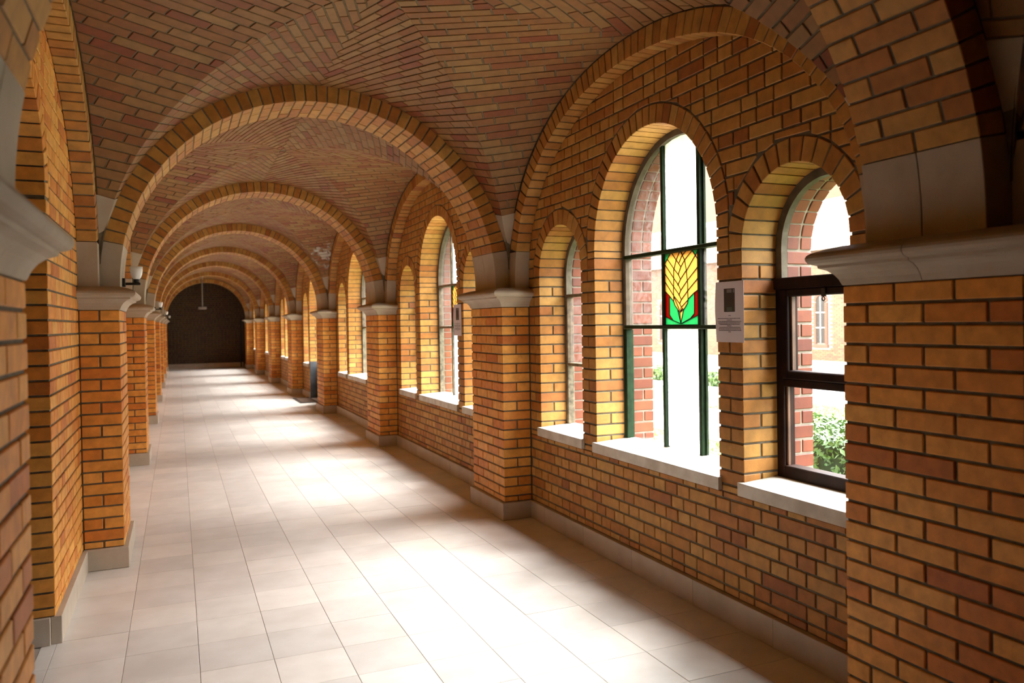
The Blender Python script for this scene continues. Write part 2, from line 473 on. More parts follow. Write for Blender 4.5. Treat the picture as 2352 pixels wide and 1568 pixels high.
# ------------------------------------------------------------------ wall arches (against the side walls)
def ell(t, a, b):
    c, s = cos(t), sin(t); e = 2/SUP
    return a*(abs(c)**e)*(1 if c >= 0 else -1), b*(max(s, 0)**e)
def ell_t_at(z, b):                              # parameter where the intrados reaches height z
    return asin(min(1, (z/b))**(SUP/2))
def wall_arch(side, k, single):
    s = 1 if side == 'R' else -1
    xw = WR if s > 0 else WL
    ya, yb = ybay(k); yc = (ya+yb)/2
    root = empty('wall_arch', (xw-s*.055, yc, ZCAP))
    t0 = ell_t_at(ZSPR-ZSTONE, LBH)
    def X(d): return xw-s*(.11-d)                # d from the ring's front
    def Pi(t): y_, z_ = ell(t, LA, LBH); return yc+y_, ZSTONE+z_
    def Po(t): y_, z_ = ell(t, A2, LB2); return yc+y_, ZSTONE+z_
    for m in (1, -1):
        poly = [(LA, ZCAP-.002)]+[(lambda q: (q[0], ZSTONE+q[1]))(ell(t0*i/5, LA, LBH)) for i in range(6)]
        poly += [(LA+.114, ZSPR), (LA+.114, ZCAP-.002)]
        r = prism(poly, lambda y_, z_, d: Vector((X(d), yc+m*y_, z_)), 0, .112, .002)
        solid('springer_stone', *r, ST, root)
    # courses evenly spaced along the intrados
    T = [t0+(pi-2*t0)*i/800 for i in range(801)]; S = [0]
    for i in range(800):
        p, q = Pi(T[i]), Pi(T[i+1]); S.append(S[-1]+hypot(p[0]-q[0], p[1]-q[1]))
    n = int(round(S[-1]/.0715))
    def tat(sv):
        lo, hi = 0, 800
        while hi-lo > 1:
            m_ = (lo+hi)//2
            if S[m_] <= sv: lo = m_
            else: hi = m_
        return T[lo]+(T[hi]-T[lo])*(sv-S[lo])/max(1e-9, S[hi]-S[lo])
    V, F = [], []; N = 40
    for i in range(N+1):
        t = t0+(pi-2*t0)*i/N; p, q = Pi(t), Po(t)
        dy, dz = q[0]-p[0], q[1]-p[1]; l = hypot(dy, dz); p = (p[0]+dy/l*.006, p[1]+dz/l*.006); q = (q[0]+dy/l*.02, q[1]+dz/l*.02)
        for a, d in ((p, .006), (p, .115), (q, .115), (q, .006)): V.append(Vector((X(d), a[0], a[1])))
    for i in range(N):
        for j in range(4): F.append((i*4+j, i*4+(j+1) % 4, i*4+4+(j+1) % 4, i*4+4+j))
    solid('mortar_core', V, F, MO, root)
    recs = []
    for i in range(n):
        a0, a1 = tat(S[-1]*i/n+.004), tat(S[-1]*(i+1)/n-.004)
        c = [Pi(a0), Po(a0), Po(a1), Pi(a1)]; j = random.uniform(-.0012, .0012)
        recs.append(hexa([Vector((X(j), *p)) for p in c]+[Vector((X(.109), *p)) for p in c], .003))
    emit(root, recs, BR, 'brick', 200, 8, 'brickwork', single=single)
    sd = 'right' if s > 0 else 'left'
    lab = 'blind brick arch on the %s wall ' % sd+('behind the camera' if k < 0 else 'between its %s and %s pillars' % (ORD[k], ORD[k+1]))
    tag(root, lab, 'arch', 'blind arches along the %s wall' % sd, 'structure')
    return root
warch = {}
for sd in 'RL':
    for k in (0, 1, 2, 3, 4, 5, 6, -1):
        if k in (0, 1, 2, 3): warch[sd, k] = wall_arch(sd, k, k < 2 and (sd == 'R' or k == 0)); continue
        c = copy_tree(warch[sd, 3], (0, (k-3)*PITCH_Y, 0)); warch[sd, k] = c
        n_ = 'right' if sd == 'R' else 'left'
        c['label'] = 'blind brick arch on the %s wall ' % n_+('behind the camera' if k < 0 else 'between its %s and %s pillars' % (ORD[k], ORD[k+1]))

# ------------------------------------------------------------------ groin vaults
SL_, ST_ = 0.0, 0.0
def _len(a, b, n=400):
    t = 0; p = None
    for i in range(n+1):
        q = (a*cos(pi/2*i/n), b*sin(pi/2*i/n))
        if p: t += hypot(q[0]-p[0], q[1]-p[1])
        p = q
    return t
SLAT, STRA = _len(A2, B0), _len(A1, B0)
TROW, CROW, NROW, ALPHA0 = .26, .15, 31.8, .2560
def clipf(poly, fn):
    out = []; d = [fn(p) for p in poly]
    for i in range(len(poly)):
        p, q, dp, dq = poly[i], poly[(i+1) % len(poly)], d[i], d[(i+1) % len(poly)]
        if dp <= 0: out.append(p)
        if (dp < 0 < dq) or (dq < 0 < dp):
            t_ = dp/(dp-dq); out.append((p[0]+(q[0]-p[0])*t_, p[1]+(q[1]-p[1])*t_))
    return out
DROP = B0-LB2
def lat(u, v, yc, sx, sy):
    """side cell: u from the wall towards the middle, v up the curve (v > SLAT passes the ridge)"""
    vv = max(0, v if v <= SLAT else 2*SLAT-v); sg = sy if v <= SLAT else -sy
    ps = pi/2*vv/SLAT; Yn = max(0, 1-sin(ps)**SUP)**(1/SUP)
    bg_ = max(1e-4, 1-cos(ps)); wgt = max(0, min(1, 1-(u/A1)/bg_)) if u < A1*bg_ else 0
    return Vector((XC+sx*(A1-u), yc+sg*A2*Yn, ZSTONE+B0*sin(ps)-DROP*wgt*sin(ps)**2))
def tra(u, v, yc, sx, sy):
    """end cell: u from the arch towards the middle"""
    vv = max(0, v if v <= STRA else 2*STRA-v); sg = sx if v <= STRA else -sx
    ps = pi/2*vv/STRA; c = max(-1, min(1, 1-u/A2)); sp = sqrt(max(0, 1-c*c)); Yn = max(0, 1-sp**SUP)**(1/SUP)
    if c < 0: Yn = -Yn
    return Vector((XC+sg*A1*cos(ps), yc+sy*A2*Yn, ZSTONE+B0*sin(ps)))
def vault(k, limit):
    ya, yb = ybay(k); yc = (ya+yb)/2
    root = empty('ceiling', (XC, yc, ZSTONE+B0))
    cen = Vector((XC, yc, ZSTONE))
    recs = []
    V, F = [], []
    for kind in ('lat', 'tra'):
        f, S, A = (lat, SLAT, A1) if kind == 'lat' else (tra, STRA, A2)
        # course lines: v(1+cu)+tu = constant; both cells share the same course on the groin
        tn, cc = (TROW, CROW) if kind == 'lat' else (TROW*A1*STRA/(SLAT*A2), CROW*A1/A2)
        H = S/NROW
        def rho(u, v): return v*(1+cc*u)+tn*u
        def vat(k_, u): return (k_*H-tn*u)/(1+cc*u)
        for sx in (1, -1):
            for sy in (1, -1):
                first = sy > 0 if kind == 'lat' else sx > 0
                def surf(u, v, d):
                    p = f(u, v, yc, sx, sy); e = .004
                    n = (f(u+e, v, yc, sx, sy)-f(u-e, v, yc, sx, sy)).cross(f(u, v+e, yc, sx, sy)-f(u, v-e, yc, sx, sy))
                    if n.length < 1e-12: return p+Vector((0, 0, d))
                    n.normalize()
                    if n.dot(p-cen) < 0: n = -n
                    return p+n*d
                # mortar web
                NU, NV = 10, 24; b = len(V)
                for j in range(NV+1):
                    v = S*j/NV; um = A*(1-cos(pi/2*j/NV))
                    for i in range(NU+1): V.append(surf(um*i/NU, v, .006))
                for j in range(NV):
                    for i in range(NU): q = b+j*(NU+1)+i; F.append((q, q+1, q+NU+2, q+NU+1))
                k0 = ALPHA0*NROW
                for r in range(int(k0), int(NROW*(1+CROW*A1+TROW*A1/SLAT))+1):
                    klo = max(r, k0) if r < k0 else r
                    u = -.02-.112*(r % 2)-random.uniform(0, .03)
                    while u < A*1.02:
                        vm = vat(r+.5, u)
                        sl = (tn+cc*vm)/(1+cc*u); th = atan(sl); st_, ct_ = sin(th), cos(th)
                        if vm < -.1: break
                        L = .219*ct_; ua, ub = u, u+L; u += L
                        g = .0042; poly = []
                        for uu, e, kk in ((ua, g, klo), (ub, -g, klo), (ub, -g, r+1), (ua, g, r+1)):
                            q = uu+e+st_*ct_*H*(kk-r-.5)*.9
                            poly.append((q, vat(kk, q)+(g if kk == klo else -g)/ct_))
                        if max(p[1] for p in poly) < 0 or min(p[1] for p in poly) > S+.3: continue
                        poly = clipf(poly, lambda p: .004-p[0])
                        if len(poly) < 3: continue
                        # herringbone along the ridge: one arm runs through, the other butts against it
                        if first: poly = clipf(poly, lambda p: r*H+.004-rho(p[0], 2*S-p[1]))
                        else: poly = clipf(clipf(poly, lambda p: (r+1)*H+.004-rho(p[0], 2*S-p[1])), lambda p: p[1]-2*S)
                        if len(poly) < 3: continue
                        poly = clipf(poly, lambda p: p[0]-A*(1-cos(pi/2*min(max(p[1] if p[1] <= S else 2*S-p[1], 0), S)/S))+.0012)
                        if len(poly) < 3: continue
                        cu, cv = sum(p[0] for p in poly)/len(poly), sum(p[1] for p in poly)/len(poly)
                        j = random.uniform(-.001, .001)
                        recs.append(slab(poly, lambda u, v, d, j=j: surf(u, v, d+j), .02, .0025))
    solid('mortar_web', V, F, MOV, root)
    for sx in (1, -1):
        for sy in (1, -1):
            zt = 2.262; xw, yr = XC+sx*A1, yc+sy*A2
            q = (zt-ZSTONE)/B0; T1 = Vector((XC+sx*A1*sqrt(1-q*q), yr, zt)); ps = asin((zt-ZSTONE)/LB2)
            T2 = Vector((xw, yc+sy*A2*ell(asin(q), 1, 1)[0], zt))
            psg = .381; G = Vector((XC+sx*A1*cos(psg), yc+sy*A2*max(0, 1-sin(psg)**SUP)**(1/SUP), ZSTONE+B0*sin(psg)))
            Bp = Vector((xw-sx*.002, yr-sy*.002, ZSPR-.005))
            up_ = Vector((sx*.05, sy*.05, 0))
            Vv = [Bp, T1, G, T2, Bp+up_, T1+up_, G+up_, T2+up_]
            solid('springer_stone', Vv, [(0, 1, 2), (0, 2, 3), (0, 4, 5, 1), (1, 5, 6, 2), (2, 6, 7, 3), (3, 7, 4, 0), (4, 6, 5), (4, 7, 6)], ST, root)
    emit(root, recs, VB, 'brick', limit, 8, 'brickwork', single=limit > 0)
    lab = 'brick groin vault behind the camera' if k < 0 else 'herringbone brick groin vault between the %s and %s arches' % (ORD[k], ORD[k+1])
    tag(root, lab, 'ceiling', 'brick groin vaults of the corridor', 'structure')
    return root
vaults = {}
for k in (0, 1, 2, 3, 4, 5, 6, -1):
    if k < 3: 
        if k >= 0: vaults[k] = vault(k, 300 if k < 2 else 0); continue
    c = copy_tree(vaults[2], (0, (k-2)*PITCH_Y, 0)); vaults[k] = c
    c['label'] = 'brick groin vault behind the camera' if k < 0 else 'herringbone brick groin vault between the %s and %s arches' % (ORD[k], ORD[k+1])

# ------------------------------------------------------------------ side walls
ZS, ZSB = .69, .628                               # sill top (front) and underside
HT = 3.45
def openings(k, door=False):
    ya, yb = ybay(k); yc = (ya+yb)/2
    return [dict(y0=yc+1.510, y1=yc+.835, n='L'), dict(y0=yc+.643, y1=yc-.643, n='C'), dict(y0=yc-.835, y1=yc-1.510, n='R')]
def op_geo(o):
    a, b = min(o['y0'], o['y1']), max(o['y0'], o['y1']); r = (b-a)/2
    zs = 1.783 if o['n'] in 'LR' else 1.895
    if o['n'] == 'D': zs = 2.07
    return a, b, (a+b)/2, r, zs
def wall_shell(name, xf, xb, ya, yb, ops, grow, z0f, mat, parent, lining=False):
    """plain wall with round-headed openings, cut into upright strips"""
    ys = {ya, yb}
    for o in ops:
        a, b, c, r, zs = op_geo(o); r += grow
        for i in range(25): ys.add(round(c-r*cos(pi*i/24), 5))
    ys = sorted(ys)
    V, F = [], []
    def top(o, y):
        a, b, c, r, zs = op_geo(o); r += grow
        return zs+sqrt(max(0, r*r-(y-c)**2))
    def quad(p): n = len(V); V.extend(p); F.append((n, n+1, n+2, n+3))
    for y0, y1 in zip(ys, ys[1:]):
        ym = (y0+y1)/2; o = None
        for q in ops:
            a, b, c, r, zs = op_geo(q)
            if a-grow < ym < b+grow: o = q
        if o is None: sp = [((0, 0), (HT, HT))]
        else:
            t0, t1 = top(o, y0), top(o, y1); zb = z0f(o)
            sp = [((0, 0), (zb, zb))] if zb > 0 else []
            sp.append(((t0, t1), (HT, HT)))
        for (b0, b1), (h0, h1) in sp:
            for x in (xf, xb): quad([(x, y0, b0), (x, y1, b1), (x, y1, h1), (x, y0, h0)])
            quad([(xf, y0, b0), (xf, y1, b1), (xb, y1, b1), (xb, y0, b0)])
            quad([(xf, y0, h0), (xf, y1, h1), (xb, y1, h1), (xb, y0, h0)])
    for o in ops:
        a, b, c, r, zs = op_geo(o)
        for y in (a-grow, b+grow): quad([(xf, y, z0f(o)), (xb, y, z0f(o)), (xb, y, zs), (xf, y, zs)])
    for y in (ya, yb): quad([(xf, y, 0), (xb, y, 0), (xb, y, HT), (xf, y, HT)])
    return solid(name, V, F, mat, parent)
ROWS = [(ZC+CH_*j+.005, ZC+CH_*(j+1)-.005) for j in range(-21, 21)]
def bond(y0, y1, row):
    """mixed stretcher / header courses like the photographed wall"""
    rr = random.Random(row*7919+int(y0*100)); out = []; y = y0-rr.choice([0, .06, .115, .17]); h = rr.choice([0, 1, 2])
    while y < y1:
        if h <= 0: L = .22; h = rr.choice([1, 2, 2, 3, 3])
        else: L = .105; h -= 1
        a, b = max(y, y0+.002), min(y+L, y1-.002)
        if b-a > .015: out.append((a, b))
        y += L+.01
    return out
def outside_ring(poly, c, zc, R):
    """trim a field brick to outside a ring of radius R about (c, zc) and outside its legs below zc"""
    for _ in (0, 1):
        if len(poly) < 3: return poly
        cu, cv = sum(p[0] for p in poly)/len(poly), sum(p[1] for p in poly)/len(poly)
        dy, dz = cu-c, max(0, cv-zc); l = hypot(dy, dz)
        if l < 1e-4: return []
        ny, nz = dy/l, dz/l
        if all((p[0]-c)**2+max(0, p[1]-zc)**2 > R*R for p in poly): return poly
        poly = clip(poly, -ny, -nz, -(R+ny*c+nz*zc))
    return poly
def rings_recs(o, Xf, depth, mid_lo, mid_hi, z_start, red=False, rad=.105, chf=.003):
    """voussoirs round an opening: front header ring and soffit in the same bricks"""
    a, b, c, r, zs = op_geo(o); recs = []
    L = pi*r; n = max(8, int(round(L/(.066 if red else .0655)))); g = .0042
    def leg(zA, zB, s):
        p = [(c+s*r, zA), (c+s*(r+rad), zA), (c+s*(r+rad), zB), (c+s*r, zB)]; return p
    z = z_start
    while z < zs-.02:
        z2 = min(z+CH_, zs)
        for s in (1, -1):
            p = leg(z+.004, z2-.004, s); p = clip(clip(p, 1, 0, mid_hi), -1, 0, -mid_lo)
            recs.append(prism(p, lambda y, zz, d: Vector((Xf(d), y, zz)), random.uniform(-.001, .001), depth, chf))
        z = z2
    for i in range(n):
        t0, t1 = pi*i/n+g/r, pi*(i+1)/n-g/r
        p = [(c+q*cos(t), zs+q*sin(t)) for q, t in ((r, t0), (r+rad, t0+.0), (r+rad, t1), (r, t1))]
        p = clip(clip(p, 1, 0, mid_hi), -1, 0, -mid_lo)
        if len(p) >= 3: recs.append(prism(p, lambda y, zz, d: Vector((Xf(d), y, zz)), random.uniform(-.001, .001), depth, chf))
    return recs
XG = 2.615                                        # window plane
walls, surrounds = {}, {}
def right_wall(k, door, limit):
    ya, yb = ybay(k); yc = (ya+yb)/2
    root = empty('wall_right', (WR, yc, 0)); ops = openings(k)
    zb = lambda o: 0 if (door and o['n'] == 'C') else ZSB
    ylo, yhi = ya-PW/2, yb+PW/2
    if k == 0: ylo = ya-PW
    wall_shell('mortar_core', WR+.007, 2.655, ylo, yhi, ops, .007, zb, MO, root)
    wall_shell('outer_leaf', 2.656, 2.812, ylo, yhi, ops, .006, zb, MOX, root)
    X = lambda d: WR+d
    recs = []
    edges = []
    for o in ops: a, b, *_ = op_geo(o); edges.append((a, b))
    edges.sort(); piers = [(ya, edges[0][0]), (edges[0][1], edges[1][0]), (edges[1][1], edges[2][0]), (edges[2][1], yb)]
    ztop = ZC+3*CH_
    fm = lambda y, z, d: Vector((WR+d, y, z))
    sills = [(a-.02, b+.02) for o, (a, b) in zip(sorted(ops, key=lambda q: min(q['y0'], q['y1'])), edges)]
    for i, (z0, z1) in enumerate(ROWS):
        if z1 < ZP+.01: continue
        z0 = max(z0, ZP+.004)
        if z1 < .67:
            for a, b in bond(ya, yb, i):
                if door and b > edges[1][0] and a < edges[1][1]:
                    q = [(a, min(b, edges[1][0])), (max(a, edges[1][1]), b)]
                else: q = [(a, b)]
                for a_, b_ in q:
                    if b_-a_ < .015: continue
                    zz = z1
                    if z1 > ZSB-.002 and any(b_ > s0 and a_ < s1 for s0, s1 in sills): zz = ZSB-.008
                    if zz-z0 < .012: continue
                    j = random.uniform(-.0012, .0012)
                    recs.append(slab([(a_, z0), (b_, z0), (b_, zz), (a_, zz)], lambda y, z, d, j=j: fm(y, z, d+j), .025))
            if z1 > ZSB+.01:
                for a, b in piers:
                    a_, b_ = (a+.002 if a == ya else a+.024), (b-.002 if b == yb else b-.024)
                    recs.append(slab([(a_, ZSB-.002), (b_, ZSB-.002), (b_, z1), (a_, z1)], lambda y, z, d: fm(y, z, d), .025))
        elif z1 < ztop+.001:
            for pi_, (a, b) in enumerate(piers):
                m = (a+b)/2; end0 = pi_ == 0; end1 = pi_ == 3
                al, bl = (a+.002 if end0 else a), (b-.002 if end1 else b)
                if i % 2 == 0: recs.append(box(WR, WR+.100, al, bl, z0, z1))
                else:
                    recs.append(box(WR, WR+.203, al, m-.005, z0, z1)); recs.append(box(WR, WR+.203, m+.005, bl, z0, z1))
                if i % 2 == 0:
                    recs.append(box(WR+.110, WR+.203, al, m-.005, z0, z1)); recs.append(box(WR+.110, WR+.203, m+.005, bl, z0, z1))
        else:
            if z0 > 2.99: break
            for a, b in bond(ya, yb, i):
                p = [(a, z0), (b, z0), (b, z1), (a, z1)]
                for o in ops:
                    _, _, c, r, zs = op_geo(o)
                    p = outside_ring(p, c, zs, r+.105+.009)
                    if len(p) < 3: break
                if len(p) < 3: continue
                cy_, cz_ = sum(q[0] for q in p)/len(p), sum(q[1] for q in p)/len(p)
                u = abs(cy_-yc)/(LA+.12)
                if u >= 1 or cz_ > ZSTONE+(LBH+.12)*(1-u**SUP)**(1/SUP): continue
                j = random.uniform(-.0012, .0012)
                recs.append(slab(p, lambda y, z, d, j=j: fm(y, z, d+j), .025))
    # the wall's courses run in behind the pillar shafts no further: the rest is mortar core
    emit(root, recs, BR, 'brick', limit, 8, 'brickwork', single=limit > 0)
    n_ = 'between its %s and %s pillars' % (ORD[k], ORD[k+1])
    tag(root, 'brick window wall on the right '+n_+(', with a doorway' if door else ''), 'wall', 'right wall bays', 'structure')
    walls['R', k] = root
    return root, ops, piers, ztop
WINS = {}
def arch_poly(c, r, zs, z0, n=20):
    return [(c-r, z0), (c+r, z0)]+[(c+r*cos(pi*i/n), zs+r*sin(pi*i/n)) for i in range(n+1)]
def ring_band(c, r0, r1, zs, zlo, x0, x1, n=24):
    """flat-section band following jambs and arch"""
    V, F = [], []
    path = [(-1, zlo)]+[(cos(pi-pi*i/n), None) for i in range(n+1)]+[(1, zlo)]
    pts = []
    for r in (r0, r1):
        l = [(c-r, zlo)]+[(c-r*cos(pi*i/n), zs+r*sin(pi*i/n)) for i in range(n+1)]+[(c+r, zlo)]; pts.append(l)
    m = len(pts[0])
    for i in range(m):
        (a, za), (b, zb) = pts[0][i], pts[1][i]
        V += [(x0, a, za), (x1, a, za), (x1, b, zb), (x0, b, zb)]
    for i in range(m-1):
        for j in range(4): F.append((i*4+j, i*4+(j+1) % 4, i*4+4+(j+1) % 4, i*4+4+j))
    F.append((0, 1, 2, 3)); F.append((m*4-4, m*4-1, m*4-2, m*4-3))
    return V, F
def pane(root, poly, x, mat, name='pane', label=None, t=.004):
    r = prism(poly, lambda y, z, d: Vector((x+d, y, z)), 0, t, .0005)
    if r is None: return None
    o = solid(name, *r, mat, root)
    if label: o['label'] = label
    return o
def sill(root, a, b):
    P = [(WR-.022, a-.022), (WR-.0005, a-.022), (WR-.0005, a+.001), (2.812, a+.001), (2.812, b-.001), (WR-.0005, b-.001), (WR-.0005, b+.022), (WR-.022, b+.022)]
    def zt(x): return ZS+.02*min(1, (x-WR+.02)/.22)-(0 if x < 2.66 else .03)
    P = [(WR-.022, a-.022), (WR-.0005, a-.022), (WR-.0005, a+.001), (2.650, a+.001), (2.650, b-.001), (WR-.0005, b-.001), (WR-.0005, b+.022), (WR-.022, b+.022)]
    n = len(P)
    V = [(x, y, ZSB) for x, y in P]+[(x, y, zt(x)) for x, y in P]
    F = [tuple(range(n)), tuple(range(2*n-1, n-1, -1))]+[(i, (i+1) % n, n+(i+1) % n, n+i) for i in range(n)]
    solid('sill', V, F, SILL, root)
    e = [(2.652, a, ZSB), (2.86, a, ZSB), (2.86, a, ZS-.03), (2.652, a, ZS+.005)]
    V = e+[(x, b, z) for x, _, z in e]
    o = solid('outer_sill', V, [(0, 1, 2, 3), (7, 6, 5, 4), (0, 4, 5, 1), (1, 5, 6, 2), (2, 6, 7, 3), (3, 7, 4, 0)], SILL, root)

# stained wheat panel, drawn in its own 0..1 frame and cut into its separate glass pieces
def U(x, y):
    """panel photo coordinates -> 0..1 (left to right, bottom to top)"""
    tl, tr, bl, br = (642, 300), (1075, 240), (662, 1210), (1087, 1190)
    u, v = .5, .5
    for _ in range(12):
        X = (1-v)*((1-u)*bl[0]+u*br[0])+v*((1-u)*tl[0]+u*tr[0]); Y = (1-v)*((1-u)*bl[1]+u*br[1])+v*((1-u)*tl[1]+u*tr[1])
        u += (x-X)/430; v -= (y-Y)/920
    return min(1, max(0, u)), min(1, max(0, v))
LINES = [
    [(770, 905), (766, 760), (768, 500), (800, 375), (850, 272)], [(955, 870), (950, 690), (932, 505), (910, 375), (858, 255)],   # ear outline
    [(770, 905), (790, 960), (850, 1040), (865, 1180)], [(955, 870), (950, 920), (905, 1000), (858, 1040)],
    [(620, 780), (770, 905)], [(955, 870), (1110, 746)],
    [(620, 657), (768, 830), (848, 930)], [(620, 553), (768, 718), (840, 815)], [(620, 434), (770, 610), (832, 695)], [(680, 365), (772, 490), (830, 560)],
    [(735, 230), (800, 375), (862, 462)],
    [(1110, 597), (950, 765), (870, 880), (848, 930)], [(1110, 454), (945, 635), (862, 760), (835, 825)], [(1110, 255), (935, 510), (858, 620), (822, 695)],
    [(1010, 210), (910, 375), (862, 462), (828, 560)], [(925, 215), (870, 330), (838, 410)], [(840, 280), (800, 375)], [(870, 280), (910, 375)],
    [(862, 462), (800, 375)], [(830, 560), (858, 620)], [(832, 695), (862, 760)], [(840, 815), (870, 880)], [(848, 930), (870, 975), (955, 880)],
    [(770, 840), (850, 1020)], [(870, 975), (858, 1040)], [(850, 1040), (890, 985)],
    [(725, 240), (625, 448)], [(1000, 205), (1100, 365)],
    [(712, 835), (715, 1080), (765, 1150), (865, 1185)], [(1035, 785), (1035, 1050), (985, 1115), (865, 1185)],
    [(825, 1020), (865, 1185)], [(900, 1000), (865, 1185)],
    [(630, 1104), (865, 1185)], [(1120, 1063), (870, 1185)],
]
def inpoly(p, poly):
    c = False; n = len(poly)
    for i in range(n):
        (x1, y1), (x2, y2) = poly[i], poly[i-1]
        if (y1 > p[1]) != (y2 > p[1]) and p[0] < (x2-x1)*(p[1]-y1)/(y2-y1)+x1: c = not c
    return c
def stained(root, y0, y1, z0, z1, x):
    """y0 is the left edge as seen from the corridor (larger y)"""
    pts = [Vector((0, 0)), Vector((1, 0)), Vector((1, 1)), Vector((0, 1))]; ed = [(0, 1), (1, 2), (2, 3), (3, 0)]
    for l in LINES:
        q = [U(*p) for p in l]
        for i, p in enumerate(q):
            pts.append(Vector(p))
            if i: ed.append((len(pts)-2, len(pts)-1))
    R_ = delaunay_2d_cdt(pts, ed, [], 1, .012)
    vs2, es2, fs2, oe = R_[0], R_[1], R_[2], R_[4]
    wallset = set()
    for e, src in zip(es2, oe):
        if src: wallset.add((min(e), max(e)))
    adj = {}
    for fi, f in enumerate(fs2):
        for i in range(len(f)):
            a, b = f[i], f[(i+1) % len(f)]; adj.setdefault((min(a, b), max(a, b)), []).append(fi)
    reg = [-1]*len(fs2); nreg = 0
    for s in range(len(fs2)):
        if reg[s] >= 0: continue
        st = [s]; reg[s] = nreg
        while st:
            f = st.pop(); ff = fs2[f]
            for i in range(len(ff)):
                a, b = ff[i], ff[(i+1) % len(ff)]; k_ = (min(a, b), max(a, b))
                if k_ in wallset: continue
                for g in adj[k_]:
                    if reg[g] < 0: reg[g] = nreg; st.append(g)
        nreg += 1
    ear = [U(*p) for p in [(650, 810), (648, 395), (700, 290), (850, 270), (1025, 245), (1077, 325), (1080, 770), (955, 870), (950, 920), (905, 1000), (865, 1180), (850, 1040), (790, 960), (770, 905)]]
    reds = [[U(*p) for p in [(650, 810), (712, 862), (715, 1080), (765, 1150), (660, 1115)]], [U(*p) for p in [(1080, 770), (1035, 810), (1035, 1050), (985, 1115), (1086, 1080)]]]
    P = lambda u, v, d: Vector((x+d, y0+(y1-y0)*u, z0+(z1-z0)*v))
    for r in range(nreg):
        fl = [fs2[i] for i in range(len(fs2)) if reg[i] == r]
        A_, cx, cy_ = 0, 0, 0
        for f in fl:
            p = [vs2[i] for i in f]; a = abs(area([(q.x, q.y) for q in p])); A_ += a
            cx += a*sum(q.x for q in p)/len(p); cy_ += a*sum(q.y for q in p)/len(p)
        if A_ < 4e-4: continue
        c = (cx/A_, cy_/A_)
        mat = GYEL if inpoly(c, ear) else (GRED if any(inpoly(c, q) for q in reds) else GGRN)
        ids = sorted({i for f in fl for i in f}); mp = {i: n for n, i in enumerate(ids)}
        n = len(ids); V = [P(*vs2[i], 0) for i in ids]+[P(*vs2[i], .004) for i in ids]
        F = [tuple(mp[i] for i in f) for f in fl]+[tuple(mp[i]+n for i in reversed(f)) for f in fl]
        o = solid('glass_piece', V, F, mat, root)
    recs = []
    wd = .0034
    for e in wallset:
        a, b = vs2[e[0]], vs2[e[1]]
        A3, B3 = P(*a, 0), P(*b, 0); d = B3-A3
        if d.length < 1e-4: continue
        n = Vector((0, -d.z, d.y)).normalized()*wd/2; A3 -= d.normalized()*.001; B3 += d.normalized()*.001
        o1, o2 = Vector((-.003, 0, 0)), Vector((.007, 0, 0))
        recs.append(([A3-n+o1, A3+n+o1, A3+n+o2, A3-n+o2, B3-n+o1, B3+n+o1, B3+n+o2, B3-n+o2], list(HEXF)))
    solid('lead_cames', *merge(recs), LEAD, root)
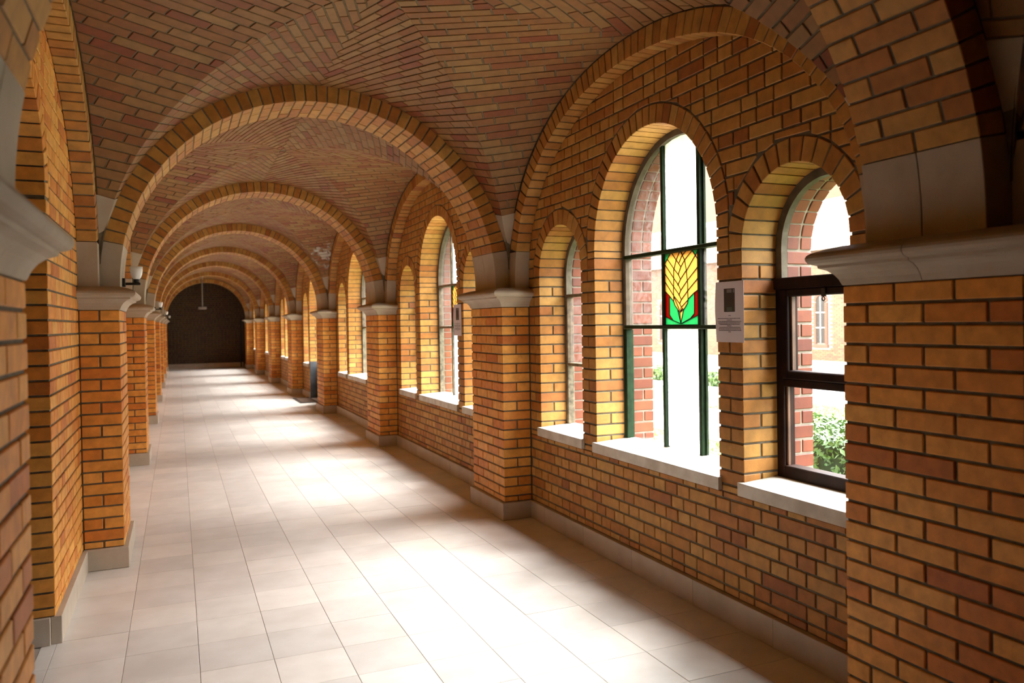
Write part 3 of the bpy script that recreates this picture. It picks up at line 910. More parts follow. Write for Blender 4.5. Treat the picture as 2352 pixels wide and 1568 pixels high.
def steel_window(k, o, door=False, stain=True, limit=0, label='', num=1):
    a, b, c, r, zs = op_geo(o); big = o['n'] == 'C'
    z0 = 0 if door else ZS+.02
    root = empty('window_%d' % num, (WR+.15, c, 0 if door else ZSB))
    ya, yb = ybay(k)
    lo = {'L': c-r-.0965+.004, 'C': c-r-.0965+.004, 'R': ya}[o['n']]; hi = {'L': yb, 'C': c+r+.0965-.004, 'R': c+r+.0965-.004}[o['n']]
    ztop = ZC+3*CH_
    recs = rings_recs(o, lambda d: WR+d, .203, lo, hi, ztop+.001)
    if door:
        for i, (q0, q1) in enumerate(ROWS):
            if q1 < ZP or q1 > .67: continue
            for s in (a, b):
                yy = (s-.09, s) if s == a else (s, s+.09)
                for p, q in (((.0, .203),) if i % 2 else ((0, .1), (.11, .203))): recs.append(box(WR+p+.026, WR+q, *yy, max(q0, ZP), q1))
    emit(root, recs, BR, 'brick', limit, 8, 'brickwork', single=limit > 0)
    # red outer reveal
    xr_ = []
    for i, (q0, q1) in enumerate(ROWS):
        if q1 < (ZP if door else .66) or q0 > zs-.02: continue
        q0 = max(q0, z0-.02)
        q1 = min(q1, zs-.004)
        if q1-q0 < .015: continue
        for s in (a, b):
            yy = (s-.06, s) if s == a else (s, s+.06)
            if i % 2: xr_.append(box(2.662, 2.812, *yy, q0, q1))
            else: xr_.append(box(2.662, 2.735, *yy, q0, q1)); xr_.append(box(2.745, 2.812, *yy, q0, q1))
    n = max(10, int(pi*r/.066)); g = .0045
    for i in range(n):
        t0, t1 = pi*i/n+g/r, pi*(i+1)/n-g/r
        p = [(c+q*cos(t), zs+q*sin(t)) for q, t in ((r, t0), (r+.06, t0), (r+.06, t1), (r, t1))]
        for d0, d1 in ((2.662, 2.735), (2.745, 2.812)): xr_.append(prism(p, lambda y, z, d: Vector((d, y, z)), d0, d1, .003))
    e = emit(root, xr_, XB, 'outer_brick', limit, 8, 'outer_brickwork', single=limit > 0)
    if not door: sill(root, a, b)
    f = .03
    h1, h2 = (1.855, 1.415) if big else (1.642, 1.144)
    # cement bed round the head, painted steel below
    zc0 = h1 if not door else 1.855
    solid('cement_fillet', *ring_band(c, r-.035, r+.003, zs, min(zc0, zs-.005) if not big else zs-.04, XG-.022, XG+.012), CEM, root)
    for s, yv in ((-1, a), (1, b)):
        zt_ = min(zc0, zs-.005) if not big else zs-.04
        y0_, y1_ = sorted((yv, yv-s*.035))
        if big:
            solid('jamb_bar', *box(XG-.02, XG+.035, y0_, y1_, h2-.015, zt_, .004), DIRTY if k else CEM, root)
            solid('jamb_bar', *box(XG-.02, XG+.035, y0_, y1_, z0-.002, h2-.015, .004), GRN if k == 0 else DIRTY, root)['label'] = 'dark green lower jamb bar' if k == 0 else 'weathered lower jamb bar'
        else:
            solid('jamb_bar', *box(XG-.02, XG+.035, y0_, y1_, z0-.002, zt_, .004), DIRTY, root)
    fr = GRN if (big and k == 0) else DIRTY
    mull = [c-.183, c+.183] if big else []
    for m in mull:
        zt_ = zs+sqrt(max(0, (r-.02)**2-(m-c)**2))
        solid('mullion', *box(XG-.012, XG+.028, m-.013, m+.013, z0-.004, zt_, .003), fr, root)
        solid('mullion_flange', *box(XG+.012, XG+.028, m-.024, m+.024, z0-.004, zt_-.01, .002), fr, root)
    for h in (h1, h2):
        solid('transom_bar', *box(XG-.026, XG+.030, a+.02, b-.02, h-.011, h+.011, .003), fr, root)
    cols = [a+.03]+[m for m in mull]+[b-.03]; zz = [z0, h2, h1, None]
    head = arch_poly(c, r-.03, zs, z0)
    for i in range(len(cols)-1):
        for j in range(3):
            p = clip(clip(head, -1, 0, -(cols[i]+.004)), 1, 0, cols[i+1]-.004)
            p = clip(p, 0, -1, -(zz[j]+.004))
            if zz[j+1]: p = clip(p, 0, 1, zz[j+1]-.004)
            if len(p) < 3: continue
            if big and i == 1 and j == 1:
                if stain: stained(root, cols[2]-.014, cols[1]+.014, h2+.012, h1-.012, XG-.003)
                else: pane(root, p, XG+.006, GYEL, 'pane', 'yellow stained glass pane')
                continue
            if not big: m_ = CLEAR if j != 1 else RIPPLE
            elif i == 1: m_ = FROST
            elif j == 0: m_ = CLEAR
            else: m_ = RIPPLE if (i == 2 or j == 1) else CLEAR
            pane(root, p, XG+.006, m_, 'pane')
    tag(root, label, 'window', 'round-headed windows of the right wall', 'structure')
    return root
def wood_window(k, o, limit, label, num):
    a, b, c, r, zs = op_geo(o); root = empty('window_%d' % num, (WR+.15, c, ZSB)); ya, yb = ybay(k)
    ztop = ZC+3*CH_
    recs = rings_recs(o, lambda d: WR+d, .203, ya, c+r+.0965-.004, ztop+.001)
    emit(root, recs, BR, 'brick', limit, 8, 'brickwork')
    xr_ = []
    for i, (q0, q1) in enumerate(ROWS):
        if q1 < .66 or q0 > zs-.02: continue
        q1 = min(q1, zs-.004)
        for s in (a, b):
            yy = (s-.06, s) if s == a else (s, s+.06)
            if i % 2: xr_.append(box(2.662, 2.812, *yy, q0, q1))
            else: xr_.append(box(2.662, 2.735, *yy, q0, q1)); xr_.append(box(2.745, 2.812, *yy, q0, q1))
    n = int(pi*r/.062); g = .0045
    for i in range(n):
        t0, t1 = pi*i/n+g/r, pi*(i+1)/n-g/r
        p = [(c+q*cos(t), zs+q*sin(t)) for q, t in ((r, t0), (r+.06, t0), (r+.06, t1), (r, t1))]
        for d0, d1 in ((2.662, 2.735), (2.747, 2.812)): xr_.append(prism(p, lambda y, z, d: Vector((d, y, z)), d0, d1, .003))
    emit(root, xr_, XB, 'outer_brick', limit, 8, 'outer_brickwork')
    sill(root, a, b)
    solid('cement_fillet', *ring_band(c, r-.04, r+.003, zs, 1.645, XG-.022, XG+.014), CEM, root)['label'] = 'dark cement bed round the head light'
    pane(root, clip(arch_poly(c, r-.035, zs, 1.645), 0, -1, -1.64), XG+.012, CLEAR)
    x0, x1 = XG-.028, XG+.042; t = .05; z0 = ZS+.008
    for y0_, y1_ in ((a, a+t), (b-t, b)): solid('frame_stile', *box(x0, x1, y0_, y1_, z0, 1.643, .004), WOOD, root)
    solid('transom', *box(x0-.012, x1, a, b, 1.590, 1.645, .004), WOOD, root)
    solid('middle_rail', *box(x0, x1, a+t, b-t, 1.135, 1.172, .004), WOOD, root)
    solid('bottom_rail', *box(x0, x1, a+t, b-t, z0, z0+.065, .004), WOOD, root)
    # upper hopper sash
    ia, ib = a+t, b-t
    sash = []
    s0, s1 = 1.172, 1.590
    for q in ((ia, ia+.042, s0, s1), (ib-.042, ib, s0, s1), (ia+.042, ib-.042, s0, s0+.04), (ia+.042, ib-.042, s1-.034, s1)):
        sash.append(box(x0-.012, x1-.012, q[0], q[1], q[2], q[3], .005))
    sa = solid('hopper_sash', *merge(sash), WOOD, root)
    pane(sa, [(ia+.035, s0+.03), (ib-.035, s0+.03), (ib-.035, s1-.03), (ia+.035, s1-.03)], XG+.006, CLEAR)
    V, F = [], []
    N = 14
    for i in range(N):
        t_ = 2*pi*i/N
        for j in range(6):
            u = 2*pi*j/6; rr = .0085+.0025*cos(u)
            V.append((x0-.016+.0025*sin(u), c+rr*sin(t_), s1-.052+rr*cos(t_)))
    for i in range(N):
        for j in range(6): F.append((i*6+j, i*6+(j+1) % 6, ((i+1) % N)*6+(j+1) % 6, ((i+1) % N)*6+j))
    solid('ring_pull', V, F, IRON, sa, True)
    solid('latch', *box(x0-.02, x0-.010, c-.012, c+.012, s1-.042, s1-.004, .002), IRON, sa)
    pane(root, [(ia-.004, z0+.06), (ib+.004, z0+.06), (ib+.004, 1.14), (ia-.004, 1.14)], XG+.006, CLEAR)
    bead = []
    for y0_, y1_ in ((ia, ia+.011), (ib-.011, ib)): bead.append(box(XG-.012, XG+.004, y0_, y1_, z0+.065, 1.135, .002))
    for y0_, y1_ in ((ia+.042, ia+.053), (ib-.053, ib-.042)): bead.append(box(XG-.018, XG+.004, y0_, y1_, s0+.04, s1-.034, .002))
    solid('glazing_beads', *merge(bead), WOODL, root)
    tag(root, label, 'window', None, 'structure')
    return root
num = 1
proto = {}
for k in (0, 1, 2, 3):
    door = k == 3
    lim = 300 if k < 2 else 0
    root, ops, piers, ztop = right_wall(k, door, lim)
    sub = {}
    for o in ops:
        wl = 200 if k < 2 else 0
        nm = {'L': 'small steel window nearer the far end', 'C': 'wide steel window with a %s' % ('stained wheat panel' if k < 2 else 'plain yellow centre pane'), 'R': 'small steel window nearer the camera'}[o['n']]
        lab = nm+" in the right wall's %s bay" % ORD[k]
        if door and o['n'] == 'C': lab = 'glazed doorway with grey lining plate in the fourth bay of the right wall'
        if k == 0 and o['n'] == 'R': wr = wood_window(k, o, wl, 'brown wooden casement with arched head light beside the nearest pillar', num)
        else: wr = steel_window(k, o, door and o['n'] == 'C', k < 2, wl, lab, num)
        if door and o['n'] == 'C':
            wr.name = 'door_1'; wr['category'] = 'door'
            a, b, c, r, zs = op_geo(o)
            solid('lining_plate', *box(WR-.004, XG-.02, b-.012, b+.004, 0, .735, .003), GREY, wr)['label'] = 'grey sheet metal plate on the doorway jamb'
            solid('kick_panel', *box(XG-.012, XG+.012, a+.035, b-.035, .02, .70, .003), GREY, wr)['label'] = 'grey metal lower door panel'
            solid('threshold', *box(WR+.001, 2.87, a-.0, b+.0, -.11, .012, .003), SILL, wr)
            if 'group' in wr: del wr['group']
        sub[o['n']] = wr; num += 1
    proto[k] = (root, sub)
for k in (4, 5, 6):
    c = copy_tree(proto[2][0], (0, (k-2)*PITCH_Y, 0)); c['label'] = 'brick window wall on the right between its %s and %s pillars' % (ORD[k], ORD[k+1])
    for n_ in 'LCR':
        c = copy_tree(proto[2][1][n_], (0, (k-2)*PITCH_Y, 0)); c.name = 'window_%d' % num; num += 1
        c['label'] = proto[2][1][n_]['label'].replace('third', ORD[k])
# the blank bay behind the camera
ya, yb = ybay(-1)
bw = empty('wall_right', (WR, -.15, 0))
solid('mortar_core', *rawbox(WR+.007, 2.812, -2.3, yb+.01, 0, HT), MO, bw)
recs = []
for i, (z0, z1) in enumerate(ROWS):
    if z1 < ZP+.01 or z0 > 2.9: continue
    for a, b in bond(ya, yb, i+50): recs.append(slab([(a, max(z0, ZP)), (b, max(z0, ZP)), (b, z1), (a, z1)], lambda y, z, d: Vector((WR+d, y, z)), .02))
emit(bw, recs, BR, 'brick', 0, 8, 'brickwork', single=False)
tag(bw, 'blank brick wall on the right behind the nearest pillar', 'wall', 'right wall bays', 'structure')

# left wall: an arched door recess in each bay
def left_wall(k, limit, recess=True):
    ya, yb = ybay(k); yc = (ya+yb)/2
    root = empty('wall_left', (WL, yc, 0)); o = dict(y0=yc-.465, y1=yc+.465, n='D')
    a0, b0, c, r, zs = op_geo(o)
    ylo, yhi = ya-PW/2, yb+PW/2
    wall_shell('mortar_core', WL-.007, WL-.6, ylo, yhi, [o] if recess else [], .007, lambda q: 0, MO, root)
    recs = []
    fm = lambda y, z, d: Vector((WL-d, y, z))
    for i, (z0, z1) in enumerate(ROWS):
        if z1 < ZP+.01 or z0 > 2.99: continue
        z0 = max(z0, ZP+.004)
        for s in (0, 1) if recess else (2,):
            A_, B_ = ((ya, a0), (b0, yb), (ya, yb))[s]
            if s < 2: A_, B_ = ((ya, a0), (b0, yb))[s]
            if s < 2 and z0 > zs-.04: A_, B_ = ((ya, c), (c, yb))[s]
            bs = bond(A_, B_, i*2+s)
            if s < 2 and z0 <= zs-.04:
                # quoin bricks turn into the jamb
                q = (a0-(.105 if i % 2 else .215), a0) if s == 0 else (b0, b0+(.105 if i % 2 else .215))
                bs = [(max(x, A_), min(y_, q[0]-.01)) if s == 0 else (max(x, q[1]+.01), min(y_, B_)) for x, y_ in bs]
                bs = [t for t in bs if t[1]-t[0] > .02]
                dd = .215 if i % 2 else .105
                recs.append(box(WL-dd, WL, *q, z0, z1))
                x = WL-dd-.01; st = i % 2
                while x > WL-.42:
                    recs.append(box(max(x-.215, WL-.44), x, *((a0-.08, a0) if s == 0 else (b0, b0+.08)), z0, z1)); x -= .225
            for x, y_ in bs:
                p = [(x, z0), (y_, z0), (y_, z1), (x, z1)]
                if s < 2 and z0 > zs-.04: p = outside_ring(p, c, zs, r+.105+.009)
                if len(p) < 3: continue
                cy_, cz_ = sum(t[0] for t in p)/len(p), sum(t[1] for t in p)/len(p); u = abs(cy_-yc)/(LA+.12)
                if u >= 1 or cz_ > ZSTONE+(LBH+.12)*(1-u**SUP)**(1/SUP): continue
                j = random.uniform(-.0012, .0012)
                recs.append(slab(p, lambda y, z, d, j=j: fm(y, z, d+j), .025))
    rr = []
    if recess:
        rr = rings_recs(o, lambda d: WL-d, .215, -99, 99, zs-.001)
        for r_ in rings_recs(o, lambda d: WL-.225-d, .215, -99, 99, zs-.001): rr.append(r_)
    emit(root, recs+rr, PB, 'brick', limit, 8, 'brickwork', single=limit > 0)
    tag(root, 'brick wall %son the left ' % ('with arched door recess ' if recess else '')+('behind the camera' if k < 0 else 'between its %s and %s pillars' % (ORD[k], ORD[k+1])), 'wall', 'left wall bays', 'structure')
    if not recess: return root
    # boarded door at the back of the recess
    d = empty('door_2', (WL-.47, yc, 0))
    nb = 7; wd = (b0-a0)/nb
    for i in range(nb):
        p = arch_poly(c, r, zs, .01); p = clip(clip(p, -1, 0, -(a0+i*wd+.002)), 1, 0, a0+(i+1)*wd-.002)
        solid('board', *prism(p, lambda y, z, dd: Vector((WL-.5+dd, y, z)), 0, .03, .003), WOOD, d)
    solid('handle', *box(WL-.472, WL-.43, b0-.12, b0-.10, 1.0, 1.08, .004), IRON, d)
    tag(d, 'dark boarded door in the arched recess of the left wall', 'door', None, 'structure')
    return root
lw0 = left_wall(0, 300)
lw1 = left_wall(1, 0, False)
for k in (2, 3, 4, 5, 6, -1):
    c = copy_tree(lw1, (0, (k-1)*PITCH_Y, 0))
    c['label'] = 'brick wall on the left '+('behind the camera' if k < 0 else 'between its %s and %s pillars' % (ORD[k], ORD[k+1]))

# end walls, light-blocking roof slab over the vaults, base strips
ew = empty('wall_back', (XC, YEND, 0))
solid('mortar_core', *rawbox(WL-.6, 2.812, YEND+.006, YEND+.3, 0, HT), MO, ew)
recs = []
for i, (z0, z1) in enumerate(ROWS):
    if z1 < ZP+.01 or z0 > 3.1: continue
    for a, b in bond(WL, WR, i+300): recs.append(slab([(a, max(z0, ZP)), (b, max(z0, ZP)), (b, z1), (a, z1)], lambda x, z, d: Vector((x, YEND+d, z)), .02))
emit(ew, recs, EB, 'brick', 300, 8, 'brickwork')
solid('pipe', *rawbox(XR-.10, XR-.06, YEND-.05, YEND-.01, 0, 1.75), IRON, ew)['label'] = 'thin dark pipe at the right edge of the end wall'
tag(ew, 'dark brick end wall closing the far end of the corridor', 'wall', kind='structure')
# the short last bay beyond the eighth pillars: plain very dark brick sides, brick barrel
eb = empty('wall_right', (WR, YEND-.5, 0)); ye0 = yk(7)+PW/2
solid('mortar_core', *rawbox(WR+.007, 2.812, ye0, YEND+.3, 0, HT), MO, eb); recs = []
for i, (z0, z1) in enumerate(ROWS):
    if z1 < ZP+.01 or z0 > 3.0: continue
    for a, b in bond(yk(7)+PW, YEND, i+90): recs.append(slab([(a, max(z0, ZP)), (b, max(z0, ZP)), (b, z1), (a, z1)], lambda y, z, d: Vector((WR+d, y, z)), .02))
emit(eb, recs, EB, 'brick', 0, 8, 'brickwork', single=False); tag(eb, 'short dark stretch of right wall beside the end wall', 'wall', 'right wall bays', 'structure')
eb = empty('wall_left', (WL, YEND-.5, 0))
solid('mortar_core', *rawbox(WL-.6, WL-.007, ye0, YEND+.3, 0, HT), MO, eb); recs = []
for i, (z0, z1) in enumerate(ROWS):
    if z1 < ZP+.01 or z0 > 3.0: continue
    for a, b in bond(yk(7)+PW, YEND, i+130): recs.append(slab([(a, max(z0, ZP)), (b, max(z0, ZP)), (b, z1), (a, z1)], lambda y, z, d: Vector((WL-d, y, z)), .02))
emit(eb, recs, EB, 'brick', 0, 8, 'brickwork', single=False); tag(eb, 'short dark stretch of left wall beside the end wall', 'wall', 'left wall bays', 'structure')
eb = empty('ceiling', (XC, YEND-.5, ZSTONE+B0)); V, F = [], []
for i in range(25):
    t = pi*i/24
    for yy in (yk(7)+.575, YEND+.02): V.append(Vector((XC+A1*cos(t), yy, ZSTONE+B0*sin(t)+.006)))
for i in range(24): F.append((2*i, 2*i+1, 2*i+3, 2*i+2))
solid('mortar_web', V, F, MOV, eb); recs = []
nb = int(pi*B0/.07)
for i in range(nb):
    t0, t1 = pi*i/nb+.003, pi*(i+1)/nb-.003; y = yk(7)+.58-(.115 if i % 2 else 0)
    while y < YEND:
        a, b = max(y, yk(7)+.576), min(y+.22, YEND)
        if b-a > .02: recs.append(slab([(a, t0), (b, t0), (b, t1), (a, t1)], lambda yy, t, d: Vector((XC+(A1+d)*cos(t), yy, ZSTONE+(B0+d)*sin(t))), .02, .002))
        y += .23
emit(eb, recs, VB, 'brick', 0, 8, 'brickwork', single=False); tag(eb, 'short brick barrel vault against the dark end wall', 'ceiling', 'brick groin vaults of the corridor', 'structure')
fw_ = solid('added_wall_front', *rawbox(WL-.6, 2.812, -1.35, -1.1, 0, HT), plain('bounce_damping_dark', (.05, .035, .02), .9)); tag(fw_, 'dark wall added behind the camera to cut bounced light', 'wall', kind='structure')  # unseen wall, added close and dark so less light bounces back
rf = solid('roof', *rawbox(WL-.7, 2.9, -2.6, YEND+.35, HT-.04, HT+.2), MO); tag(rf, 'roof slab added above the brick vaults to block sky light', 'roof', kind='structure')  # unseen slab, added to keep sky light from leaking in
def skirting(name, x0, x1, y0, y1, label):
    o = empty(name, ((x0+x1)/2, (y0+y1)/2, 0)); y = y0; n = 0
    while y < y1-.02:
        e = min(y+.62, y1)
        solid('slab', *box(x0, x1, y+.0008, e-.0008, 0, ZP, .002), BB, o); y = e
    tag(o, label, 'baseboard', 'pale stone baseboards', 'structure')
for k in range(-1, 7):
    ya, yb = ybay(k); yc = (ya+yb)/2; e = .0245
    t_ = 'behind the camera' if k < 0 else 'between the %s and %s pillars' % (ORD[k], ORD[k+1])
    if k == 3:
        skirting('baseboard_right', WR-e, WR+.02, ya+e, yc-.643, 'pale stone baseboard under the right wall before the doorway')
        skirting('baseboard_right', WR-e, WR+.02, yc+.643, yb-e, 'pale stone baseboard under the right wall past the doorway')
    else: skirting('baseboard_right', WR-e, WR+.02, ya+e, yb-e, 'pale stone baseboard under the right wall '+t_)
    if k:
        skirting('baseboard_left', WL-.02, WL+e, ya+e, yb-e, 'pale stone baseboard under the left wall '+t_); continue
    for a, b, q in ((ya+e, yc-.465, 'near'), (yc+.465, yb-e, 'far')):
        skirting('baseboard_left', WL-.02, WL+e, a, b, 'pale stone baseboard on the left wall at the %s side of the door recess' % q)
        yy = (a, b)[q == 'near']; y0_, y1_ = (yy-.02, yy+.016) if q == 'near' else (yy-.016, yy+.02)
        o = solid('baseboard_left', *box(WL-.46, WL-.021, y0_, y1_, 0, ZP, .002), BB)
        tag(o, 'pale stone baseboard returning into the left door recess, %s side' % q, 'baseboard', 'pale stone baseboards', 'structure')
o = solid('baseboard_back', *box(XL, XR, YEND-.02, YEND+.004, 0, ZP+.03, .003), BB); tag(o, 'baseboard along the dark end wall', 'baseboard', kind='structure')

# ------------------------------------------------------------------ notices taped to the window piers
def notice(y0, y1, z0, z1, seed, label):
    """y0 = left edge seen from the corridor"""
    rr = random.Random(seed); x = WR-.004
    root = empty('notice', (x, (y0+y1)/2, z0))
    NU, NV = 8, 10; V, F = [], []
    def P(u, v, d=0):
        curl = .012*max(0, .25-u)*4*(1-abs(2*v-1.1))*.6
        return Vector((x-curl-d, y0+(y1-y0)*u, z0+(z1-z0)*v))
    for d in (0, .0008):
        for j in range(NV+1):
            for i in range(NU+1): V.append(P(i/NU, j/NV, d))
    n = (NU+1)*(NV+1)
    for j in range(NV):
        for i in range(NU):
            q = j*(NU+1)+i; F.append((q, q+1, q+NU+2, q+NU+1)); F.append((n+q, n+q+NU+1, n+q+NU+2, n+q+1))
    rim = [i for i in range(NU+1)]+[j*(NU+1)+NU for j in range(1, NV+1)]+[NV*(NU+1)+i for i in range(NU-1, -1, -1)]+[j*(NU+1) for j in range(NV-1, 0, -1)]
    for i in range(len(rim)): a, b = rim[i], rim[(i+1) % len(rim)]; F.append((a, b, n+b, n+a))
    solid('sheet', V, F, PAPER, root)
    def rect(name, u0, u1, v0, v1, mat, d):
        c = [P(u0, v0, d), P(u1, v0, d), P(u1, v1, d), P(u0, v1, d)]; c2 = [p+Vector((.0004, 0, 0)) for p in c]
        return (c2+c, list(HEXF))
    ph = solid('photo', *rect('', .30, .69, .50, .885, None, .0014), plain('photo_dark', (.030, .018, .010), .6), root); ph['label'] = 'dark photo of a window'
    pr = [rect('', a, b, c, d, None, .0022) for a, b, c, d in ((.41, .59, .815, .875), (.63, .68, .815, .875))]
    solid('photo_panes', *merge(pr), plain('photo_pale', (.17, .15, .14), .6), root)
    pr = [rect('', .40, .60, .51, .58, None, .0022)]
    solid('photo_glass', *merge(pr), plain('photo_green', (.06, .08, .05), .6), root)
    lines = [(.46, .54, .440)]
    v = .392
    for a, b in ((.08, .88), (.40, .58), (.08, .91), (.10, .88), (.14, .86), (.41, .56), (.13, .88), (.11, .89), (.11, .91), (.45, .55)):
        lines.append((a, b, v)); v -= .0245
    recs = []
    for a, b, v in lines:
        u = a
        while u < b-.004:
            L = min(rr.uniform(.02, .075), b-u); recs.append(rect('', u, u+L, v-.0048, v+.0048, None, .0016)); u += L+.011
    o = solid('printed_text', *merge(recs), INK, root)
    tag(root, label, 'notice', 'paper notices on the window piers')
notice(3.296, 3.082, 1.345, 1.634, 1, 'white paper notice with a dark window photo on the pier beside the nearest wheat window')
notice(7.459, 7.235, 1.338, 1.632, 2, 'white paper notice on the pier of the second bay, behind the second right pillar')

# ------------------------------------------------------------------ lamps on the left springers
def lathe(prof, c, n=20):
    V = [(c[0]+r*cos(2*pi*i/n), c[1]+r*sin(2*pi*i/n), c[2]+z) for r, z in prof for i in range(n)]; F = []
    for j in range(len(prof)-1):
        for i in range(n): F.append((j*n+i, j*n+(i+1) % n, j*n+n+(i+1) % n, j*n+n+i))
    F.append(tuple(range(n-1, -1, -1))); F.append(tuple((len(prof)-1)*n+i for i in range(n)))
    return V, F
def wall_lamp(k, label):
    y = yk(k)+PW/2-.005; x = XL; z = ZCAP+.012
    root = empty('wall_lamp', (x, y, z))
    solid('wall_plate', *box(x-.004, x+.018, y-.04, y+.04, z, z+.055, .003), IRON, root)
    solid('arm', *box(x+.016, x+.105, y-.014, y+.014, z+.012, z+.028, .003), IRON, root)
    c = (x+.082, y, z+.028)
    solid('cup', *lathe([(.012, 0), (.017, .004), (.017, .018), (.020, .022)], c), IRON, root, True)
    solid('shade', *lathe([(.014, .020), (.020, .024), (.028, .036), (.034, .054), (.0375, .076), (.0385, .104), (.0355, .104), (.034, .076), (.028, .048), (.016, .032)], c), SHADE, root, True)
    tag(root, label, 'wall lamp', 'tulip lamps on the left capitals')
wall_lamp(1, 'largest white tulip wall lamp, on a black arm above the second left capital')
wall_lamp(3, 'white tulip wall lamp above the fourth left capital, second of the row')
wall_lamp(5, 'white tulip wall lamp above the sixth left capital, third of the row')
wall_lamp(7, 'tiny white tulip wall lamp above the last left capital')

pl = empty('pendant_lamp', (.735, 28.2, 2.03))
PG = plain('pendant_grey', (.22, .21, .20), .5)
solid('rod', *lathe([(.018, 0), (.018, .99)], (.735, 28.2, 2.09), 10), PG, pl)
solid('ceiling_cup', *lathe([(.05, 0), (.05, .05)], (.735, 28.2, 3.03), 12), PG, pl)
solid('lamp_head', *box(.615, .855, 28.1, 28.3, 2.02, 2.10, .008), PG, pl)
tag(pl, 'grey pendant lamp on a thin rod hanging before the dark end wall', 'lamp')

mt = empty('doormat', (2.2, 16.5, 0))
MATM = plain('mat_brown', (.075, .038, .02), .95, grain=.4, scale=40)
solid('pile', *box(2.10, 2.39, 15.95, 17.05, .0005, .018, .004), MATM, mt)
solid('border', *merge([box(2.07, 2.10, 15.92, 17.08, .0005, .012, .003), box(2.10, 2.39, 15.92, 15.95, .0005, .012, .003), box(2.10, 2.39, 17.05, 17.08, .0005, .012, .003)]), plain('mat_rubber', (.03, .022, .018), .8), mt)
tag(mt, 'brown doormat on the floor before the far doorway on the right', 'doormat')

# ------------------------------------------------------------------ courtyard
GZ = -.10
GRASS = stonemat('lawn_green', (.062, .105, .008), (.09, .135, .013), .9, 3, bumps=.4)
PATHM = stonemat('gravel_path', (.46, .43, .38), (.56, .53, .48), .9, 8, bumps=.3)
LEAF = brickmat('hedge_leaf', [(0, (.05, .10, .025)), (.5, (.08, .15, .04)), (1, (.13, .20, .06))], .45, .1)
BUSH = plain('bush_core', (.02, .035, .012), .9)
XF = 20.85
lw = solid('lawn', *rawbox(2.83, 60, -30, 75, GZ-.2, GZ), GRASS); tag(lw, 'bright green courtyard lawn outside the windows', 'lawn', kind='structure')
# blades near the window, geometry not texture
rr = random.Random(5); recs = []
for i in range(9000):
    x = rr.uniform(5.5, 10.3); y = rr.uniform(4.5, 12)
    h = rr.uniform(.02, .05); a = rr.uniform(0, pi); dx, dy = .006*cos(a), .006*sin(a)
    recs.append(([Vector((x-dx, y-dy, GZ)), Vector((x+dx, y+dy, GZ)), Vector((x+rr.uniform(-.02, .02), y+rr.uniform(-.02, .02), GZ+h))], [(0, 1, 2)]))
o = solid('grass', *merge(recs), GRASS, None, False, False); tag(o, 'short grass blades on the lawn outside the nearest windows', 'grass', kind='stuff')
for x0, x1, l in ((10.4, 11.6, 'pale gravel path crossing the courtyard lawn'), (11.95, 20.9, 'broad pale paved walk along the opposite building')):
    o = solid('path', *box(x0, x1, -30, 75, GZ, GZ+.012, .004), PATHM); tag(o, l, 'path', kind='structure')
o = solid('path', *box(6.2, 8.4, 6.9, 60, GZ, GZ+.012, .004), PATHM); tag(o, 'pale gravel path seen through the wide wheat window', 'path', kind='structure')
def leafy(name, x0, x1, y0, y1, z1, n, seed, label, cat, size=.03, group=None, kind=None):
    rr = random.Random(seed); root = empty(name, ((x0+x1)/2, (y0+y1)/2, GZ))
    V, F = rawbox(x0+.05, x1-.05, y0+.05, y1-.05, GZ, z1-.06); solid('core', V, F, BUSH, root)
    recs = []
    for i in range(n):
        f = rr.random(); u, v = rr.random(), rr.random()
        if f < .45: p = Vector((x0+(x1-x0)*u, y0+(y1-y0)*v, z1-.05*rr.random())); nn = Vector((0, 0, 1))
        elif f < .75: p = Vector((x0+.06*rr.random(), y0+(y1-y0)*u, GZ+(z1-GZ)*v)); nn = Vector((-1, 0, .4))
        else: p = Vector((x0+(x1-x0)*u, (y0 if f < .87 else y1), GZ+(z1-GZ)*v)); nn = Vector((0, -1 if f < .87 else 1, .4))
        p += Vector((rr.gauss(0, .015), rr.gauss(0, .015), rr.gauss(0, .02)))
        nn = (nn+Vector((rr.gauss(0, .6), rr.gauss(0, .6), rr.gauss(0, .6)))).normalized()
        t = nn.orthogonal().normalized(); t.rotate(Matrix.Rotation(rr.uniform(0, 6.28), 3, nn)); b = nn.cross(t); s = size*rr.uniform(.6, 1.3)
        recs.append(([p-t*s*.5, p+b*s*.28+nn*s*.06, p+t*s*.6, p-b*s*.28+nn*s*.06], [(0, 1, 2, 3)]))
    me = solid('foliage', *merge(recs), LEAF, root, False, False); me['kind'] = 'stuff'
    tag(root, label, cat, group, kind)
leafy('hedge', 4.25, 5.2, -.5, 5.45, .60, 16000, 3, 'clipped dark green hedge below the nearest casement window outside', 'hedge', .05)
for i, (x, y, z, l) in enumerate(((11.7, 15.2, .22, 'low green shrub at the edge of the courtyard walk'), (11.7, 18.6, .2, 'low green shrub further along the courtyard walk'))):
    leafy('shrub', x-.6, x+.6, y-.8, y+.8, z, 1500, 20+i, l, 'shrub', .09, 'courtyard shrubs')

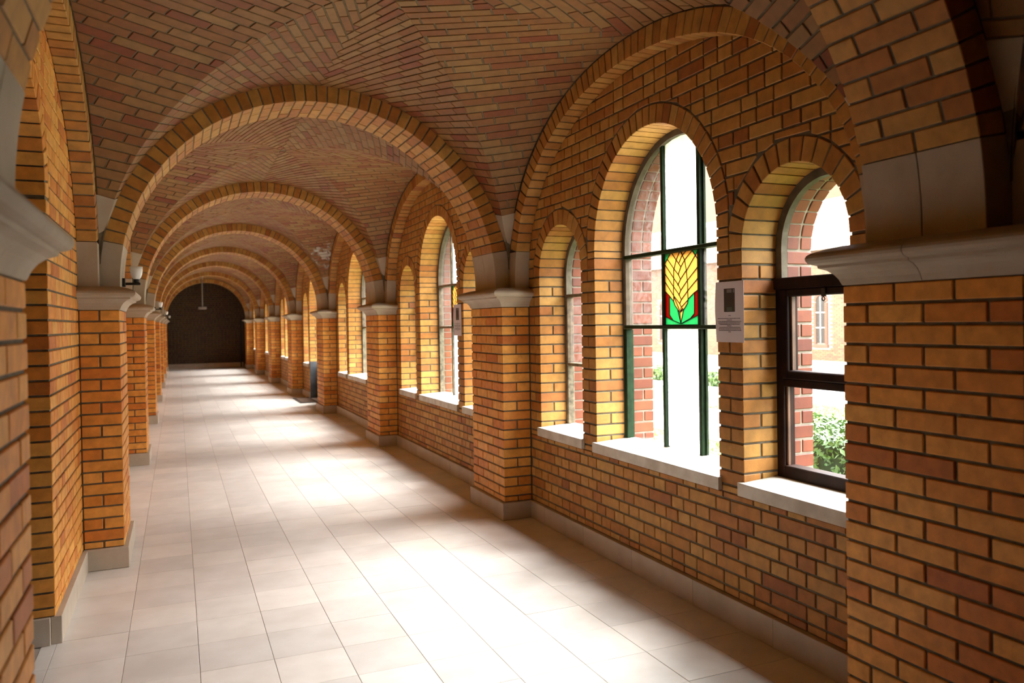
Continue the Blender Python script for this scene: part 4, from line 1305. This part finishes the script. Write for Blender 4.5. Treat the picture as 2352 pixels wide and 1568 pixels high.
bd = empty('building', (XF, 22, GZ))
solid('facade', *rawbox(XF, XF+.4, -25, 70, GZ, 3.95), MOX, bd)
recs = []
wy = [22.55+5.2*i for i in range(-6, 8)]
def win_hit(y0, y1, z0, z1):
    return any(y0 < c+.36 and y1 > c-.36 and z0 < 2.42 and z1 > .36 for c in wy)
z = GZ; n = 0
while z < 3.85:
    y = 12-.115*(n % 2)
    while y < 40:
        a, b = y, y+.22
        if not win_hit(a, b, z, z+.06): recs.append(([Vector((XF-.012, a, z)), Vector((XF-.012, b, z)), Vector((XF-.012, b, z+.06)), Vector((XF-.012, a, z+.06)), Vector((XF, a, z)), Vector((XF, b, z)), Vector((XF, b, z+.06)), Vector((XF, a, z+.06))], [(0, 1, 2, 3), (0, 4, 5, 1), (3, 2, 6, 7), (0, 3, 7, 4), (1, 5, 6, 2)]))
        y += .23
    z += .07; n += 1
emit(bd, recs, YB, 'brick', 0, 8, 'brickwork', single=False, fix=False)
DG = plain('dark_window_glass', (.035, .028, .022), .6, spec=.1); WF = plain('pale_frame', (.6, .55, .48), .5)
for c in wy:
    wn = solid('window', *[q for q in prism(arch_poly(c, .22, 2.02, .55, 12), lambda y, z, d: Vector((XF-.03+d, y, z)), 0, .06, .002)], DG, bd)
    sr = []
    m = 11
    for i in range(m):
        t0, t1 = pi*i/m+.02, pi*(i+1)/m-.02
        p = [(c+q*cos(t), 2.02+q*sin(t)) for q, t in ((.22, t0), (.35, t0), (.35, t1), (.22, t1))]; sr.append(prism(p, lambda y, z, d: Vector((XF-.05+d, y, z)), 0, .05, .003))
    z = .52
    while z < 1.98:
        for s in (-1, 1): sr.append(box(XF-.05, XF, *sorted((c+s*.22, c+s*.35)), z, z+.062, .003))
        z += .07
    sr.append(box(XF-.08, XF, c-.38, c+.38, .40, .50, .004))
    solid('window_surround', *merge([q for q in sr if q]), plain('window_red_brick', (.15, .045, .022), .8) if c == wy[0] else bpy.data.materials['window_red_brick'], bd)
    solid('glazing_bars', *merge([box(XF-.045, XF-.03, c-.22, c+.22, h, h+.03, .002) for h in (1.08, 1.62)]+[box(XF-.045, XF-.03, c-.012, c+.012, .55, 2.2, .002)]), WF, bd)
# lean-to roof of pantiles, gutter, and the taller wall behind
RT_ = brickmat('roof_tile', [(0, (.36, .22, .14)), (.5, (.42, .25, .16)), (1, (.32, .17, .11))], .8)
recs = []
rx0, rz0, rx1, rz1 = XF-.35, 3.92, XF+2.4, 5.9
nrow = 12
sl = Vector((rx1-rx0, 0, rz1-rz0)); L = sl.length; sl.normalize(); nm = Vector((-sl.z, 0, sl.x))
for r in range(nrow):
    y = 12
    while y < 40:
        P0 = Vector((rx0, y, rz0))+sl*(L*r/nrow); P1 = P0+sl*(L/nrow*1.06); V = []
        for P_, up_ in ((P0, .03), (P1, .005)):
            for i in range(5): V.append(P_+Vector((0, .25*i/4, 0))+nm*(up_+.03*sin(pi*i/4)))
        recs.append((V, [(i, i+1, i+6, i+5) for i in range(4)])); y += .25
emit(bd, recs, RT_, 'roof_tile', 0, 8, 'roof_tiles', single=False, fix=False)
solid('roof_deck', [Vector((rx0, -25, rz0)), Vector((rx1, -25, rz1)), Vector((rx1, 70, rz1)), Vector((rx0, 70, rz0)), Vector((rx0, -25, rz0-.06)), Vector((rx1, -25, rz1-.06)), Vector((rx1, 70, rz1-.06)), Vector((rx0, 70, rz0-.06))], HEXF, RT_, bd)
solid('gutter', *box(rx0-.12, rx0+.02, -25, 70, 3.83, 3.93, .01), WF, bd)
solid('flashing', *box(rx1-.12, rx1+.02, -25, 70, rz1-.05, rz1+.16, .01), WF, bd)
solid('upper_wall', *rawbox(rx1, rx1+.4, -25, 70, 3.9, 10), YB, bd)
tag(bd, 'pale brick building across the courtyard with arched windows and lean-to tiled roof', 'building')
print('objects', len(bpy.data.objects))
